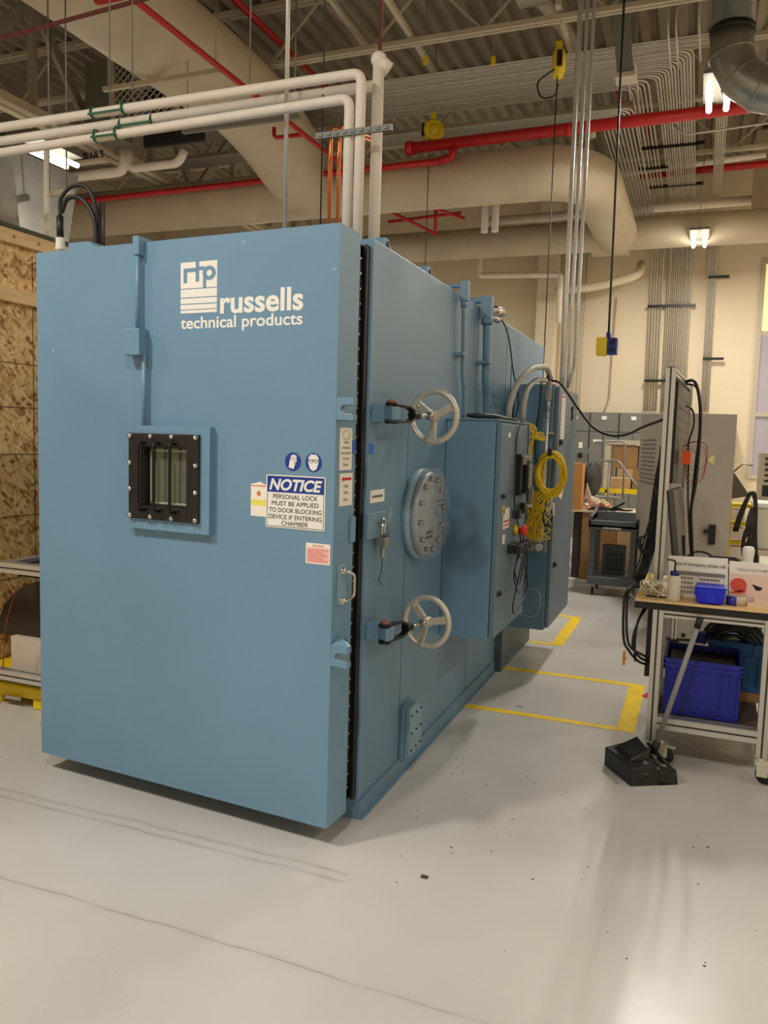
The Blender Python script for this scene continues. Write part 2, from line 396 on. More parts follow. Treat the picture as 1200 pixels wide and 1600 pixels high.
# right tapered channel
solo(MB().bar((.21, 5.3, 6.24), (.36, 5.3, 5.12), .15, .08, (0, 1, 0)), 'steel_channel', mat('grey_steel', (132, 134, 128), .5), 'grey steel channel brace hanging beside the three riser conduits', 'beam')
solo(MB().box(.27, .46, 5.2, 5.4, 5.08, 5.12), 'steel_plate', CREAM, 'small beige foot plate under the grey channel brace', 'plate')
solo(MB().box(-.64, -.34, 4.75, 5.0, 5.74, 6.15), 'junction_cabinet', mat('beige_box', (170, 164, 150), .5), 'beige electrical box hung high under the roof joist', 'box', bevel=.01)
solo(MB().box(1.74, 1.98, 10.3, 10.5, 4.98, ZD-.01), 'steel_beam', CREAM, 'short beige hanging steel beam above the lower duct at the right', 'beam')

# ---------------------------------------------------------------- ducts
def duct(pts, r, name, m, label, n=28, rr=.5):
    return solo(MB().tube(rpath(pts, rr, 8), r, n), name, m, label, 'duct')
duct([(-3.69, Y0+.3, 5.3), (-3.69, 5.2, 5.3), (-3.62, 6.45, 4.78)], .44, 'wrapped_duct', WRAP, 'large beige wrapped duct running from the viewer over the blue chamber', rr=.7)
duct([(-9.4, 6.5, 4.68), (-.45, 6.5, 4.68), (-.1, 6.9, 4.68), (-.1, 9.6, 4.7)], .3, 'wrapped_duct', WRAP, 'long beige wrapped duct crossing the middle, ending in an elbow', rr=.45)
duct([(-4.6, 9.8, 4.75), (5.3, 9.8, 4.75)], .235, 'wrapped_duct', WRAP, 'lower beige wrapped duct crossing close to the back wall')
sd = thing('spiral_duct', 'shiny galvanised round duct with segmented elbow at the top right', 'duct', (1.28, 4.5, 4.9))
MB().tube([(1.28, 4.5, ZD-.01), (1.28, 4.5, 5.02)], .172, 32).build('vertical_pipe', mat('dull_galvanised', (120, 122, 116), .45, metal=.6, var=.1, scale=3), sd)
MB().cyl((1.28, 4.5, 5.0), (1.28, 4.5, 5.05), .178, 32).build('black_band', BLACK, sd)
b = MB()
P = [Vector((1.28, 4.5, 5.0)), Vector((1.28, 4.5, 4.84)), Vector((1.36, 4.5, 4.66)), Vector((1.52, 4.5, 4.53)), Vector((1.75, 4.5, 4.46)), Vector((2.9, 4.5, 4.46))]
b.tube(P, [.172]*6, 32)
for i in range(1, 5):
    d = (P[i+1]-P[i-1]).normalized(); b.cyl(P[i]-d*.006, P[i]+d*.006, .178, 32)
b.build('elbow', GALV, sd)
b = MB()   # tapered sheet-metal duct behind the plywood wall
b.hexa([(-3.98, 1.85, 2.95), (-3.7, 1.85, 2.95), (-3.7, 2.3, 2.95), (-3.98, 2.3, 2.95), (-4.05, 1.8, 3.7), (-3.74, 1.8, 3.7), (-3.74, 2.5, 3.7), (-4.05, 2.5, 3.7)])
solo(b, 'rectangular_duct', GALV, 'grey sheet metal duct rising behind the strand board wall', 'duct')
solo(MB().cyl((-3.52, 1.9, 0), (-3.5, 1.9, 3.75), .02), 'pipe', PIPEW, 'white vertical pipe rising just behind the strand board wall', 'pipe')
def trapeze(x0, x1, y, z, ztop, label, m=CREAM, rod=True):
    t = thing('trapeze_hanger', label, 'hanger', ((x0+x1)/2, y, z))
    MB().box(x0, x1, y-.02, y+.02, z-.02, z+.02).build('strut', m, t)
    for x in (x0+.05, x1-.05): MB().cyl((x, y, z), (x, y, ztop), .006, 6).build('rod', STEEL, t)
trapeze(-4.25, -2.95, 3.4, 4.82, 6.2, 'beige strut hanger under the near end of the big duct')
trapeze(-3.42, -2.2, 3.5, 4.38, 6.2, 'grey strut hanger under the big duct behind the white pipes', mat('grey_strut', (128, 126, 118), .5))
trapeze(-3.62, -3.35, 2.0, 3.4, 6.2, 'small white strut trapeze holding the pipe behind the strand board wall')
t = thing('air_handler', 'dark grey air handling unit hung in the upper left corner', 'machine', (-7.4, 4.2, 3.9))
AHU = mat('air_handler_panel', (84, 86, 76), .6, var=.1)
MB().box(-9.0, -7.6, 3.2, 5.4, 4.6, 5.5).build('casing', AHU, t, bevel=.01)
MB().box(-9.0, -7.9, 3.6, 5.0, 3.6, 4.6).build('plenum', AHU, t, bevel=.01)
MB().box(-7.6, -7.59, 3.4, 4.2, 4.7, 5.4).build('access_door', mat('access_panel', (110, 110, 100), .6), t)
t = thing('unit_sign', 'pale plate lettered MUA3 beside the bright lamp at upper left', 'sign', (-5.85, 5.0, 4.8))
MB().box(-6.12, -5.55, 4.9, 5.0, 4.78, 4.81).build('panel', CREAM, t)
letters(MB(), 'MUA3', -6.0, -5.62, 4.83, 4.93, 4.98, bold=.02).build('lettering', INK, t)
# wire cage
t = thing('wire_cage', 'dark chain link equipment cage panel behind the big duct', 'cage', (-4.7, 4.6, 4.95))
CX0, CX1, CZ0, CZ1, CY = -5.13, -4.3, 4.95, 5.75, 4.6
MB().box(CX0-.04, CX0, CY-.02, CY+.02, CZ0, CZ1).box(CX1, CX1+.04, CY-.02, CY+.02, CZ0, CZ1).box(CX0, CX1, CY-.02, CY+.02, CZ0-.04, CZ0).build('frame', CREAM, t)
b = MB()
for i in range(20):
    for sgn in (1, -1):
        P = []
        for k in range(41):
            q = k/40; xx = CX0-1.0+i*.1+(q if sgn > 0 else 1-q)*.95; zz = CZ0+(CZ1-CZ0)*q
            if CX0 <= xx <= CX1: P.append((xx, CY, zz))
        if len(P) > 2: b.bar(P[0], P[-1], .01, .01, (0, 1, 0))
b.build('wire_mesh', mat('mesh_wire', (190, 182, 165), .5), t)
MB().box(CX0, CX1, CY+.5, CY+.55, CZ0, CZ1).build('cage_shade_sheet', mat('cage_shadow_panel', (34, 32, 32), .7), t)  # dark sheet standing in for the shade inside the cage
solo(MB().lathe([(.0001, -.06), (.08, -.04), (.11, 0), (.09, .05), (.0001, .07)], (-4.9, 4.8, 5.25), (.6, 0, 1), 12), 'blue_bundle', mat('blue_cloth', (40, 50, 110), .7), 'dark blue bundle inside the chain link cage', 'bundle')
solo(MB().box(-5.56, -5.2, 4.6, 5.0, 4.95, 5.75), 'electrical_panel', mat('olive_panel', (112, 112, 98), .6), 'olive grey panel box hung left of the chain link cage', 'box', bevel=.01)

# ---------------------------------------------------------------- red sprinkler pipes
def pipe(pts, r, name, m, label, cat='pipe', rr=.06, n=12, group=None):
    return solo(MB().tube(rpath(pts, rr, 4), r, n), name, m, label, cat, group)
t = thing('sprinkler_main', 'thick red sprinkler main ending beside the yellow reel', 'pipe', (-.5, 6.1, 4.97))
MB().tube([(-2.14, 6.1, 4.97), (2.6, 6.1, 5.02)], .062, 16).build('main_pipe', RED, t)
MB().cyl((-2.16, 6.1, 4.97), (-2.08, 6.1, 4.97), .078, 16).cyl((-.32, 6.1, 4.985), (-.26, 6.1, 4.985), .07, 16).build('coupling', RED, t)
MB().tube(rpath([(-1.6, 6.1, 4.93), (-1.6, 6.1, 4.82), (-1.75, 6.1, 4.79)], .05), .045, 12).build('branch_elbow', RED, t)
pipe([(-1.68, 6.1, 4.79), (-6.9, 6.1, 4.75), (-6.98, 6.02, 4.72)], .036, 'sprinkler_pipe', RED, 'long thin red sprinkler pipe along the front of the crossing duct')
pipe([(-2.88, -1.5, 4.8), (-2.88, 6.05, 4.78)], .026, 'sprinkler_pipe', RED, 'red sprinkler pipe running towards the viewer under the big duct')
pipe([(-2.9, 2.1, 4.8), (-3.2, 2.1, 4.8), (-3.2, 2.1, 4.88)], .024, 'sprinkler_branch', RED, 'short red sprinkler branch at the top of the big duct')
pipe([(-2.88, 4.9, 4.79), (-3.25, 4.9, 4.79), (-3.25, 4.9, 4.9)], .022, 'sprinkler_branch', RED, 'short red sprinkler branch under the far end of the big duct')
pipe([(-3.45, 3.6, 6.0), (-3.45, 7.5, 6.0)], .035, 'sprinkler_pipe', RED, 'dark red pipe close to the roof right of the big duct')
pipe([(-3.52, 9, 4.97), (-2.34, 9, 5.02)], .024, 'sprinkler_pipe', RED, 'red pipe crossing low behind the insulated risers')
pipe([(-3.62, 8.6, 5.15), (-2.8, 9.3, 4.8)], .024, 'sprinkler_pipe', RED, 'slanting red pipe behind the insulated risers')
pipe([(-2.74, 9, 5.35), (-2.74, 9, 4.78)], .026, 'sprinkler_pipe', RED, 'short vertical red pipe between the two ducts')
pipe([(-2.72, 8.4, 5.0), (-2.3, 9.05, 4.95)], .022, 'sprinkler_pipe', RED, 'short slanting red pipe right of the vertical one')
pipe([(.15, 9.95, 5.63), (2.3, 9.95, 5.65)], .05, 'sprinkler_pipe', RED, 'distant red pipe above the far lamp')
pipe([(-.15, 6.8, 5.9), (.35, 8.6, 5.75)], .03, 'sprinkler_pipe', RED, 'distant red pipe slanting behind the riser conduits')
pipe([(-.55, 9.6, 5.55), (1.85, 9.6, 5.66)], .04, 'pipe', PIPEW, 'distant white pipe in front of the red one above the far lamp')
pipe([(-2.4, 10.6, 5.3), (2.6, 10.6, 5.34)], .07, 'pipe', PIPEW, 'white insulated pipe running above the lower duct')
pipe([(-1.75, 8.2, 5.3), (-1.75, 8.2, 4.5)], .05, 'pipe', PIPEW, 'left of two short vertical pipes between the ducts')
pipe([(-1.6, 8.2, 5.3), (-1.6, 8.2, 4.5)], .05, 'pipe', PIPEW, 'right of two short vertical pipes between the ducts')
pipe([(-2.5, 10.8, 5.2), (-2.5, 10.8, 4.45), (-1.1, 10.8, 4.4), (-1.1, 10.8, 3.6)], .05, 'pipe', PIPEW, 'white drain pipe bending below the lower duct beside the pier')
pipe([(-6.85, 5.2, 4.74), (-5.5, 5.2, 4.74), (-5.5, 5.2, 5.0)], .06, 'pipe', PIPEW, 'beige insulated pipe elbowing up below the MUA3 plate', rr=.1)
pipe([(-5.42, 5.2, 4.98), (-5.4, 5.2, 4.76), (-4.7, 5.2, 4.76), (-4.62, 5.2, 4.9)], .05, 'pipe', PIPEW, 'beige insulated trap pipe right of the one under the MUA3 plate', rr=.08)
pipe([(-.15, 6.75, 5.1), (-.3, 6.2, 5.95), (-.9, 3.9, 6.1)], .07, 'pipe', EMTP, 'beige pipe running along the roof behind the yellow tag', rr=.3)
solo(MB().box(-.62, -.02, 10.6, 11.1, 4.72, 4.78), 'air_diffuser', mat('diffuser_paint', (222, 212, 190), .6), 'flat beige air diffuser under the lower duct', 'diffuser')
pipe([(.15, 11.2, 4.6), (.15, 10.9, 4.35), (-.5, 10.9, 4.2), (-1.2, 10.9, 4.15)], .07, 'pipe', WALLP, 'painted branch duct bending below the lower duct', rr=.2)

# ---------------------------------------------------------------- insulated white pipes over the chamber
t = thing('insulated_pipe', 'upper white insulated pipe whose elbow stands in the middle', 'pipe', (-.47, .9, 2.376))
MB().tube(rpath([(-5.0, .9, 3.43), (-.468, .9, 3.43), (-.468, .9, 2.376)], .05), .026, 14).build('jacket', PIPEW, t)
t = thing('insulated_pipe', 'white insulated pipe behind the upper one, with a bulging right elbow', 'pipe', (-.39, 1.1, 2.376))
MB().tube(rpath([(-5.2, 1.12, 3.44), (-.46, 1.12, 3.46)], .05), .028, 14).build('jacket', PIPEW, t)
MB().tube(rpath([(-.425, 1.02, 3.53), (-.425, 1.02, 2.376)], .05), .03, 14).build('riser_jacket', PIPEW, t)
MB().ball((-.425, 1.02, 3.54), .042, 14).tube([(-.425, 1.02, 3.53), (-.385, 1.06, 3.5)], .04, 14).build('elbow_cover', PIPEW, t)
t = thing('insulated_pipe', 'lowest white insulated pipe, its elbow set left of the others', 'pipe', (-.53, .9, 2.376))
MB().tube(rpath([(-5.0, .9, 3.25), (-.53, .9, 3.315), (-.53, .9, 2.376)], .05), .026, 14).build('jacket', PIPEW, t)
for (x0, x1, y, z, lb) in ((-2.18, -1.93, .9, 3.43, 'green clip on the upper white pipe'), (-2.16, -1.9, 1.12, 3.44, 'green clip on the rear white pipe'), (-2.16, -1.98, .9, 3.3, 'green clip on the lowest white pipe')):
    b = MB()
    for x in (x0, x1-.03): b.ring((x+.015, y, z), (1, 0, 0), .032, .007, 16, 6)
    b.box(x0, x1, y-.038, y-.03, z-.02, z-.01)
    solo(b, 'pipe_clip', GREEN, lb, 'clip')
b = MB().box(-.7, -.28, .86, .875, 3.12, 3.15)
for i in range(9): b.box(-.68+i*.045, -.66+i*.045, .855, .862, 3.128, 3.142)
solo(b, 'strut_clamp', mat('strut_grey', (110, 112, 106), .5, metal=.3), 'grey slotted strut clamping the white risers together', 'strut')
for k, (x, lb) in enumerate(((-.845, 'left of two copper pipes rising behind the chamber door'), (-.79, 'right of two copper pipes rising behind the chamber door'))):
    pipe([(x+.02, 1.3, 2.376), (x+.02, 1.3, 3.35), (x+.1, 1.7, 3.4)], .011, 'copper_pipe', COPPER, lb, rr=.03)
pipe([(-.945, 1.0, 2.376), (-.96, 1.0, ZD)], .012, 'riser_pipe', EMT, 'bright steel pipe rising from the chamber roof left of the copper pipes')
pipe([(-.62, 1.5, 3.0), (-.62, 1.5, ZD)], .012, 'pipe', REDD, 'rusty brown thin pipe hanging behind the white elbows')
pipe([(-5.8, 1.5, 4.205), (-1.2, 1.5, 4.43)], .014, 'pipe', REDD, 'thin rusty pipe slanting across the upper left corner')
for k, (x, y, z0, lb) in enumerate(((-.78, 1.1, 2.376, 'thin black cable hanging left of the copper pipes'), (-2.05, .9, 3.46, 'left thin rod carrying the white pipes at the green clips'), (-1.93, .95, 3.46, 'right thin rod carrying the white pipes at the green clips'), (-1.12, .9, 3.46, 'thin rod carrying the white pipes left of the bright riser'))):
    solo(MB().cyl((x, y, z0), (x, y, ZD), .004, 6), 'hanger_rod', BLACK if k == 0 else STEEL, lb, 'rod')

# ---------------------------------------------------------------- conduits: bundle, wall drops, racks
for i in range(23):
    y = 6.5-.045*i
    xi = (.30+.045*i) if i < 5 else ((.57+.031*(i-5)) if i < 18 else 1.19+.028*(i-18))
    yt = 11.42
    P = [(-9.3, y, 5.5), (xi, y, 5.5), (xi, yt, 5.44), (xi+.03, yt, 2.18)]
    g = MB().tube(rpath(P, .16, 5), (.0105, .013, .009, .0105, .012)[i % 5], 8)
    solo(g, 'roof_conduit', EMTP if i % 2 else EMT, 'thin steel conduit of the long bundle that turns and drops down the back wall', 'conduit', 'conduits of the long ceiling bundle')
for i in range(9):
    y = 6.62-.04*i; xi = -.02+.045*i
    solo(MB().tube(rpath([(-9.3, y, 5.22), (xi, y, 5.22), (xi, 11.48, 5.22)], .16, 5), .0105, 8), 'roof_conduit', EMT, 'thin steel conduit of the lower bundle running straight to the back wall', 'conduit', 'conduits of the lower ceiling bundle')
def rack(x0, x1, y, z, label, wall=False):
    solo(MB().box(x0, x1, y-.02, y+.02, z-.02, z+.02), 'strut_rack', BLKM, label, 'strut')
rack(.28, 1.06, 8.3, 5.46, 'dark strut carrying the ceiling conduits, nearest of three')
rack(.2, .6, 9.1, 5.46, 'short dark strut carrying the ceiling conduits, middle of three')
rack(.28, 1.06, 9.98, 5.46, 'dark strut carrying the ceiling conduits, furthest of three')
rack(.28, 1.04, 11.39, 3.93, 'dark strut across the wide wall conduit group, upper one')
rack(.3, 1.04, 11.39, 2.69, 'dark strut across the wide wall conduit group, lower one')
rack(1.2, 1.52, 11.39, 4.37, 'short dark strut across the narrow wall conduit group, upper one')
rack(1.2, 1.52, 11.39, 3.05, 'short dark strut across the narrow wall conduit group, lower one')
rack(-.6, 1.6, 6.95, 5.36, 'long strut across the ceiling under the bent conduits')
for x, y0, lb in ((.30, 5.9, 'left of two thin conduits dropping in front of the bent bundle'), (.38, 5.9, 'right of two thin conduits dropping in front of the bent bundle'), (.72, 5.3, 'left thin vertical conduit beside the shiny duct'), (.79, 5.3, 'middle thin vertical conduit beside the shiny duct'), (.99, 5.2, 'right thin vertical conduit beside the shiny duct')):
    pipe([(x, y0, ZD), (x, y0, 5.5), (x+.03, y0+.3, 5.25)], .012, 'conduit', EMT, lb, 'conduit', rr=.1)
for i in range(6):
    x = -1.12+i*.07
    solo(MB().cyl((x, 11.42, 1.0), (x, 11.42, 5.4), .012, 8), 'wall_conduit', EMTP, 'pale conduit running straight up the back wall beside the pier', 'conduit', 'pale wall conduits beside the pier')
pipe([(-.24, 11.45, 4.1), (-.26, 11.45, 2.4), (-.36, 11.45, 2.1)], .012, 'wall_conduit', EMTP, 'single thin pale conduit on the bare back wall', 'conduit')
pipe([(2.9, 7.0, 5.2), (.86, 7.0, 5.12), (.74, 7.0, 5.25)], .012, 'conduit', EMT, 'thin conduit carrying the near right lamp', 'conduit')
# three risers onto the second cabinet
for k, (x, xt, lb) in enumerate(((.292, .275, 'left of three bright riser conduits above the rear control cabinet'), (.332, .338, 'middle of three bright riser conduits above the rear control cabinet'), (.374, .384, 'right of three bright riser conduits, with blue cable ties'))):
    xb = min(x, .33)
    pipe([(xb, 2.9, 1.99), (x, 2.9, 2.15), (xt, 2.9, ZD)], .0125, 'riser_conduit', EMT, lb, 'conduit', rr=.05)
for i, (x, r, lb) in enumerate(((.225, .005, 'thin pale cable left of the riser conduits'), (.255, .005, 'second thin pale cable left of the riser conduits'))):
    solo(MB().cyl((x, 3.2, 1.99), (x, 3.2, 5.6), r, 6), 'cable', EMTP, lb, 'cable')

# ---------------------------------------------------------------- lamps
for k, ((x, y, z, e_), lb) in enumerate(zip(LIGHTS, ['lit twin tube lamp at the upper left over the white pipes', 'lit twin tube lamp beside the shiny duct elbow', 'lit twin tube lamp below the far duct', None, None, None, None, None, None, None, None])):
    if lb is None: continue
    t = thing('ceiling_lamp', lb, 'lamp', (x, y, z-.06))
    MB().box(x-.13, x+.13, y-.33, y+.33, z+.03, z+.06).build('housing', mat('lamp_housing', (110, 108, 100), .6), t)
    for s in (-.075, .075): MB().cyl((x+s, y-.3, z-.05), (x+s, y+.3, z-.05), .026, 10).build('tube', TUBE, t)
    MB().cyl((x, y, z+.05), (x, y, ZD), .006, 6).build('hanger', STEEL, t)

# ---------------------------------------------------------------- cable reels, drop outlet
def reel(x, y, z, rz, label):
    t = thing('cable_reel', label, 'reel', (x, y, z))
    ax = Vector((math.cos(rz), math.sin(rz), 0))
    o = Vector((x, y, z))
    MB().lathe([(.0001, -.055), (.1, -.055), (.125, -.04), (.13, 0), (.125, .04), (.1, .055), (.0001, .055)], o, ax, 24).build('drum', YEL, t)
    MB().lathe([(.07, .05), (.07, .064), (.0001, .064)], o, ax, 18).build('hub_cap', YEL, t)
    MB().bar(o+Vector((0, 0, .11)), o+Vector((0, 0, .2)), .05, .05).build('bracket', YEL, t)
    sd_ = ax.cross(Vector((0, 0, 1))); sd_ = -sd_ if sd_.y > 0 else sd_; MB().bar(o+sd_*.127-Vector((0, 0, .07)), o+sd_*.127+Vector((0, 0, .07)), .05, .02, sd_).build('cable_slot', BLACK, t)
    MB().cyl(o+Vector((0, 0, .24)), (x, y, ZD), .005, 6).build('hanger', STEEL, t)
    return t
reel(-1.9, 6.27, 5.2, -.9, 'round yellow cable reel seen from its face above the red main')
reel(-.24, 5.03, 5.2, .25, 'yellow cable reel seen edge-on with black cord')
solo(MB().tube(smooth_path([(-.25, 4.9, 5.1), (-.4, 4.9, 5.0), (-.36, 4.9, 4.86), (-.24, 4.9, 4.86), (-.22, 4.95, 4.98)]), .008, 6), 'cord_loop', BLACK, 'loose loop of black cord below the edge-on yellow reel', 'cord')
solo(MB().cyl((-.24, 5.0, 5.08), (-.24, 5.0, 1.3), .006, 6), 'reel_cord', BLACK, 'thin black cord dropping from the edge-on reel behind the rear cabinet', 'cord')
solo(MB().cyl((-1.92, 6.2, 5.1), (-1.92, 6.2, 2.6), .005, 6), 'reel_cord', BLACK, 'thin black cord dropping from the round yellow reel behind the chamber', 'cord')
for k, (x, y, z, lb) in enumerate(((-1.65, 5.2, 5.5, 'small yellow tag on a string left of the round reel'), (-.9, 5.1, 5.35, 'small yellow tag on a string under the roof joist'), (.6, 4.6, 5.6, 'small yellow tag at the top right under the deck'))):
    tg = thing('hanging_tag', lb, 'tag', (x, y, z)); MB().box(x-.02, x+.02, y-.01, y+.01, z-.04, z+.04).build('tag_plate', YEL, tg); MB().cyl((x, y, z), (x, y, ZD), .003, 5).build('string', STEEL, tg)
t = thing('outlet_box', 'yellow and blue outlet box hanging from a thick black cord', 'outlet', (.52, 3.5, 2.3))
bx = MB().prism(rrect(.445, .525, 2.285, 2.42, .008), 'y', 3.46, 3.55); bx.build('casing', YEL, t)
MB().prism(rrect(.527, .60, 2.29, 2.415, .008), 'y', 3.46, 3.55).build('face_plate', SIGNB, t)
b = MB()
for z in (2.325, 2.385): b.cyl((.565, 3.45, z), (.565, 3.462, z), .021, 16)
b.build('socket', INK, t)
MB().cyl((.53, 3.5, 2.41), (.53, 3.5, 2.46), .018, 12).build('gland', SIGNB, t)
MB().tube(smooth_path([(.53, 3.5, 2.45), (.525, 3.5, 3.2), (.515, 3.5, 4.2), (.5, 3.5, ZD)]), .0085, 10).build('cord', BLACK, t)

# ---------------------------------------------------------------- environmental chamber
ch = thing('environmental_chamber', 'large blue walk-in environmental chamber with thick front door and two handwheels', 'chamber', (-.77, 1.8, 0))
L = 3.7; ZT = 2.376; ZB = .083
b = MB().box(-1.68, 0, 0, L, ZB, ZT)
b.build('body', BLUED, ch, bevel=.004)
b = MB()   # skid base under the body
b.box(-1.50, .008, .001, .012, 0, ZB-.001).box(-.1, .008, .012, 2.36, 0, ZB-.001).box(-1.5, -.1, .3, 2.3, 0, ZB-.001)
b.box(-.03, .02, .006, 2.36, 0, .008)
b.build('skid', BLUED, ch)
b = MB().box(-1.5, .05, 2.385, 3.38, 0, .56)
b.build('machinery_base', mat('machinery_panel', (92, 108, 112), .5, metal=.2, var=.08), ch, bevel=.003)
b = MB().box(-.01, .0012, 2.362, 2.368, ZB, ZT-.01)
for y in (.468, 1.62): b.box(-.01, .0015, y, y+.004, ZB, 1.72 if y < 1 else ZT)
b.build('panel_seam', mat('seam_shadow_paint', (70, 104, 128), .5), ch)
b = MB()   # gasket frame standing proud of the body front
for (x0, x1, z0, z1) in ((-1.5, -1.44, .11, 2.34), (-.085, -.028, .11, 2.34), (-1.5, -.028, 2.28, 2.34), (-1.5, -.028, .11, .17)):
    b.box(x0, x1, -.085, 0, z0, z1)
b.box(-.026, -.012, -.035, 0, .1, 2.345)
b.build('door_gasket', BLACK, ch, 'black door gasket')
b = MB()
for i in range(38):
    b.cyl((-.03, -.058, .16+i*.0575), (-.024, -.058, .16+i*.0575), .006, 8)
b.build('gasket_screw', CHROME, ch)['kind'] = 'stuff'
for y, z in ((.19, ZT), (.75, ZT), (2.1, ZT)):
    MB().prism([(y-.045, z-.005), (y+.045, z-.005), (y+.045, z+.02), (y+.02, z+.045), (y-.02, z+.045), (y-.045, z+.02)], 'x', -.07, -.02).build('lifting_lug', BLUED, ch)
    MB().cyl((-.075, y+.012, z+.022), (-.015, y+.012, z+.022), .013, 12).build('lug_eye', BLACK, ch)
# access hatch low on the side, nine screws
MB().prism([(.478, .075), (.69, .075), (.69, .30), (.64, .315), (.60, .345), (.478, .335)], 'x', 0, .02).build('hatch_frame', BLUED, ch, bevel=.003)
hp = MB().prism([(.5, .085), (.685, .085), (.685, .295), (.635, .31), (.60, .335), (.5, .327)], 'x', .02, .045).build('hatch_plate', mat('pale_blue_enamel', (128, 160, 178), .45), ch, bevel=.004)
b = MB()
for y in (.525, .595, .66):
    for z in (.115, .2, .285): b.cyl((.045, y, z), (.049, y, z), .006, 8)
b.build('screw', INK, hp)
# round port cover with clear wrap
PC = (0, .63, 1.243)
pc = MB().cyl((0, .63, 1.243), (.035, .63, 1.243), .215, 40).build('port_flange', mat('pale_blue_enamel2', (136, 168, 186), .4), ch)
cp = MB().lathe([(.0001, 0), (.2, 0), (.2, .03), (.19, .034), (.0001, .034)], (.035, .63, 1.243), (1, 0, 0), 40).build('port_cover', PORT, ch, 'grey bolted port cover under clear plastic')
b = MB()
for i in range(12):
    t = 2*PI*i/12+.15; y, z = .63+.172*math.cos(t), 1.243+.172*math.sin(t)
    b.cyl((.068, y, z), (.092, y, z), .013, 6)
b.build('port_bolt', STEEL, cp)
b = MB()
for (y, z) in ((.78, 1.27), (.62, 1.13)):
    for i in range(2):
        for k in range(7): b.box(.0705, .0715, y-.05+k*.014, y-.043+k*.014, z+i*.022, z+.013+i*.022)
b.build('port_print', INK, cp)
b = MB()
vs = []; fs = []
R = [.0, .07, .14, .19, .213, .22]
for i, r in enumerate(R):
    for j in range(36):
        t = 2*PI*j/36; wob = random.uniform(-.012, .012); x = .088+random.uniform(0, .028) if i < 4 else (.07+random.uniform(0, .02) if i == 4 else .03)
        vs.append((x, .63+(r+wob*(r > .1))*math.cos(t), 1.243+(r+wob*(r > .1))*math.sin(t)))
for i in range(len(R)-1):
    for j in range(36): fs.append((i*36+j, i*36+(j+1) % 36, (i+1)*36+(j+1) % 36, (i+1)*36+j))
b.add(vs, fs, True); b.build('plastic_wrap', FILM, cp, 'crumpled clear plastic wrap')
# conduits over the side
def side_conduit(y, r, ztop, off, hx, nm):
    b = MB().tube(smooth_path([(hx, y, ztop), (hx, y+.02, 2.1), (hx, y+.03, 1.95), (hx, y+.07, 1.86), (hx, y+.08, 1.72)]), r, 10)
    o = b.build('side_conduit', BLUED, ch)
    MB().box(0, hx+r+.006, y-.035, y+.055, 2.045, 2.06).build('conduit_strap', BLUED, o)
    MB().cyl((hx, y, ztop-.01), (hx, y, ztop+.03), r*1.5, 12).build('conduit_coupling', BLUED, o)
    return o
o1 = side_conduit(1.19, .011, 2.31, 0, .03, 'a'); o2 = side_conduit(1.63, .023, 2.28, 0, .045, 'b')
MB().prism(rrect(1.17, 1.215, 2.33, 2.435, .006), 'x', .01, .055).tube([(.02, 1.19, 2.41), (-.12, 1.19, 2.41)], .012, 10).build('conduit_body', BLUED, ch, bevel=.004)
MB().prism(rrect(1.60, 1.665, 2.30, 2.43, .008), 'x', .01, .075).tube([(.03, 1.62, 2.405), (-.1, 1.62, 2.405), (-.12, 1.35, 2.405)], .019, 12).build('conduit_body', BLUED, ch, bevel=.005)
MB().cyl((.05, 1.66, 2.36), (.1, 1.77, 2.36), .03, 12).cyl((.05, 1.665, 2.32), (.09, 1.73, 2.31), .02, 12).build('pressure_fitting', CHROME, ch, 'bright round fitting beside the conduit body')
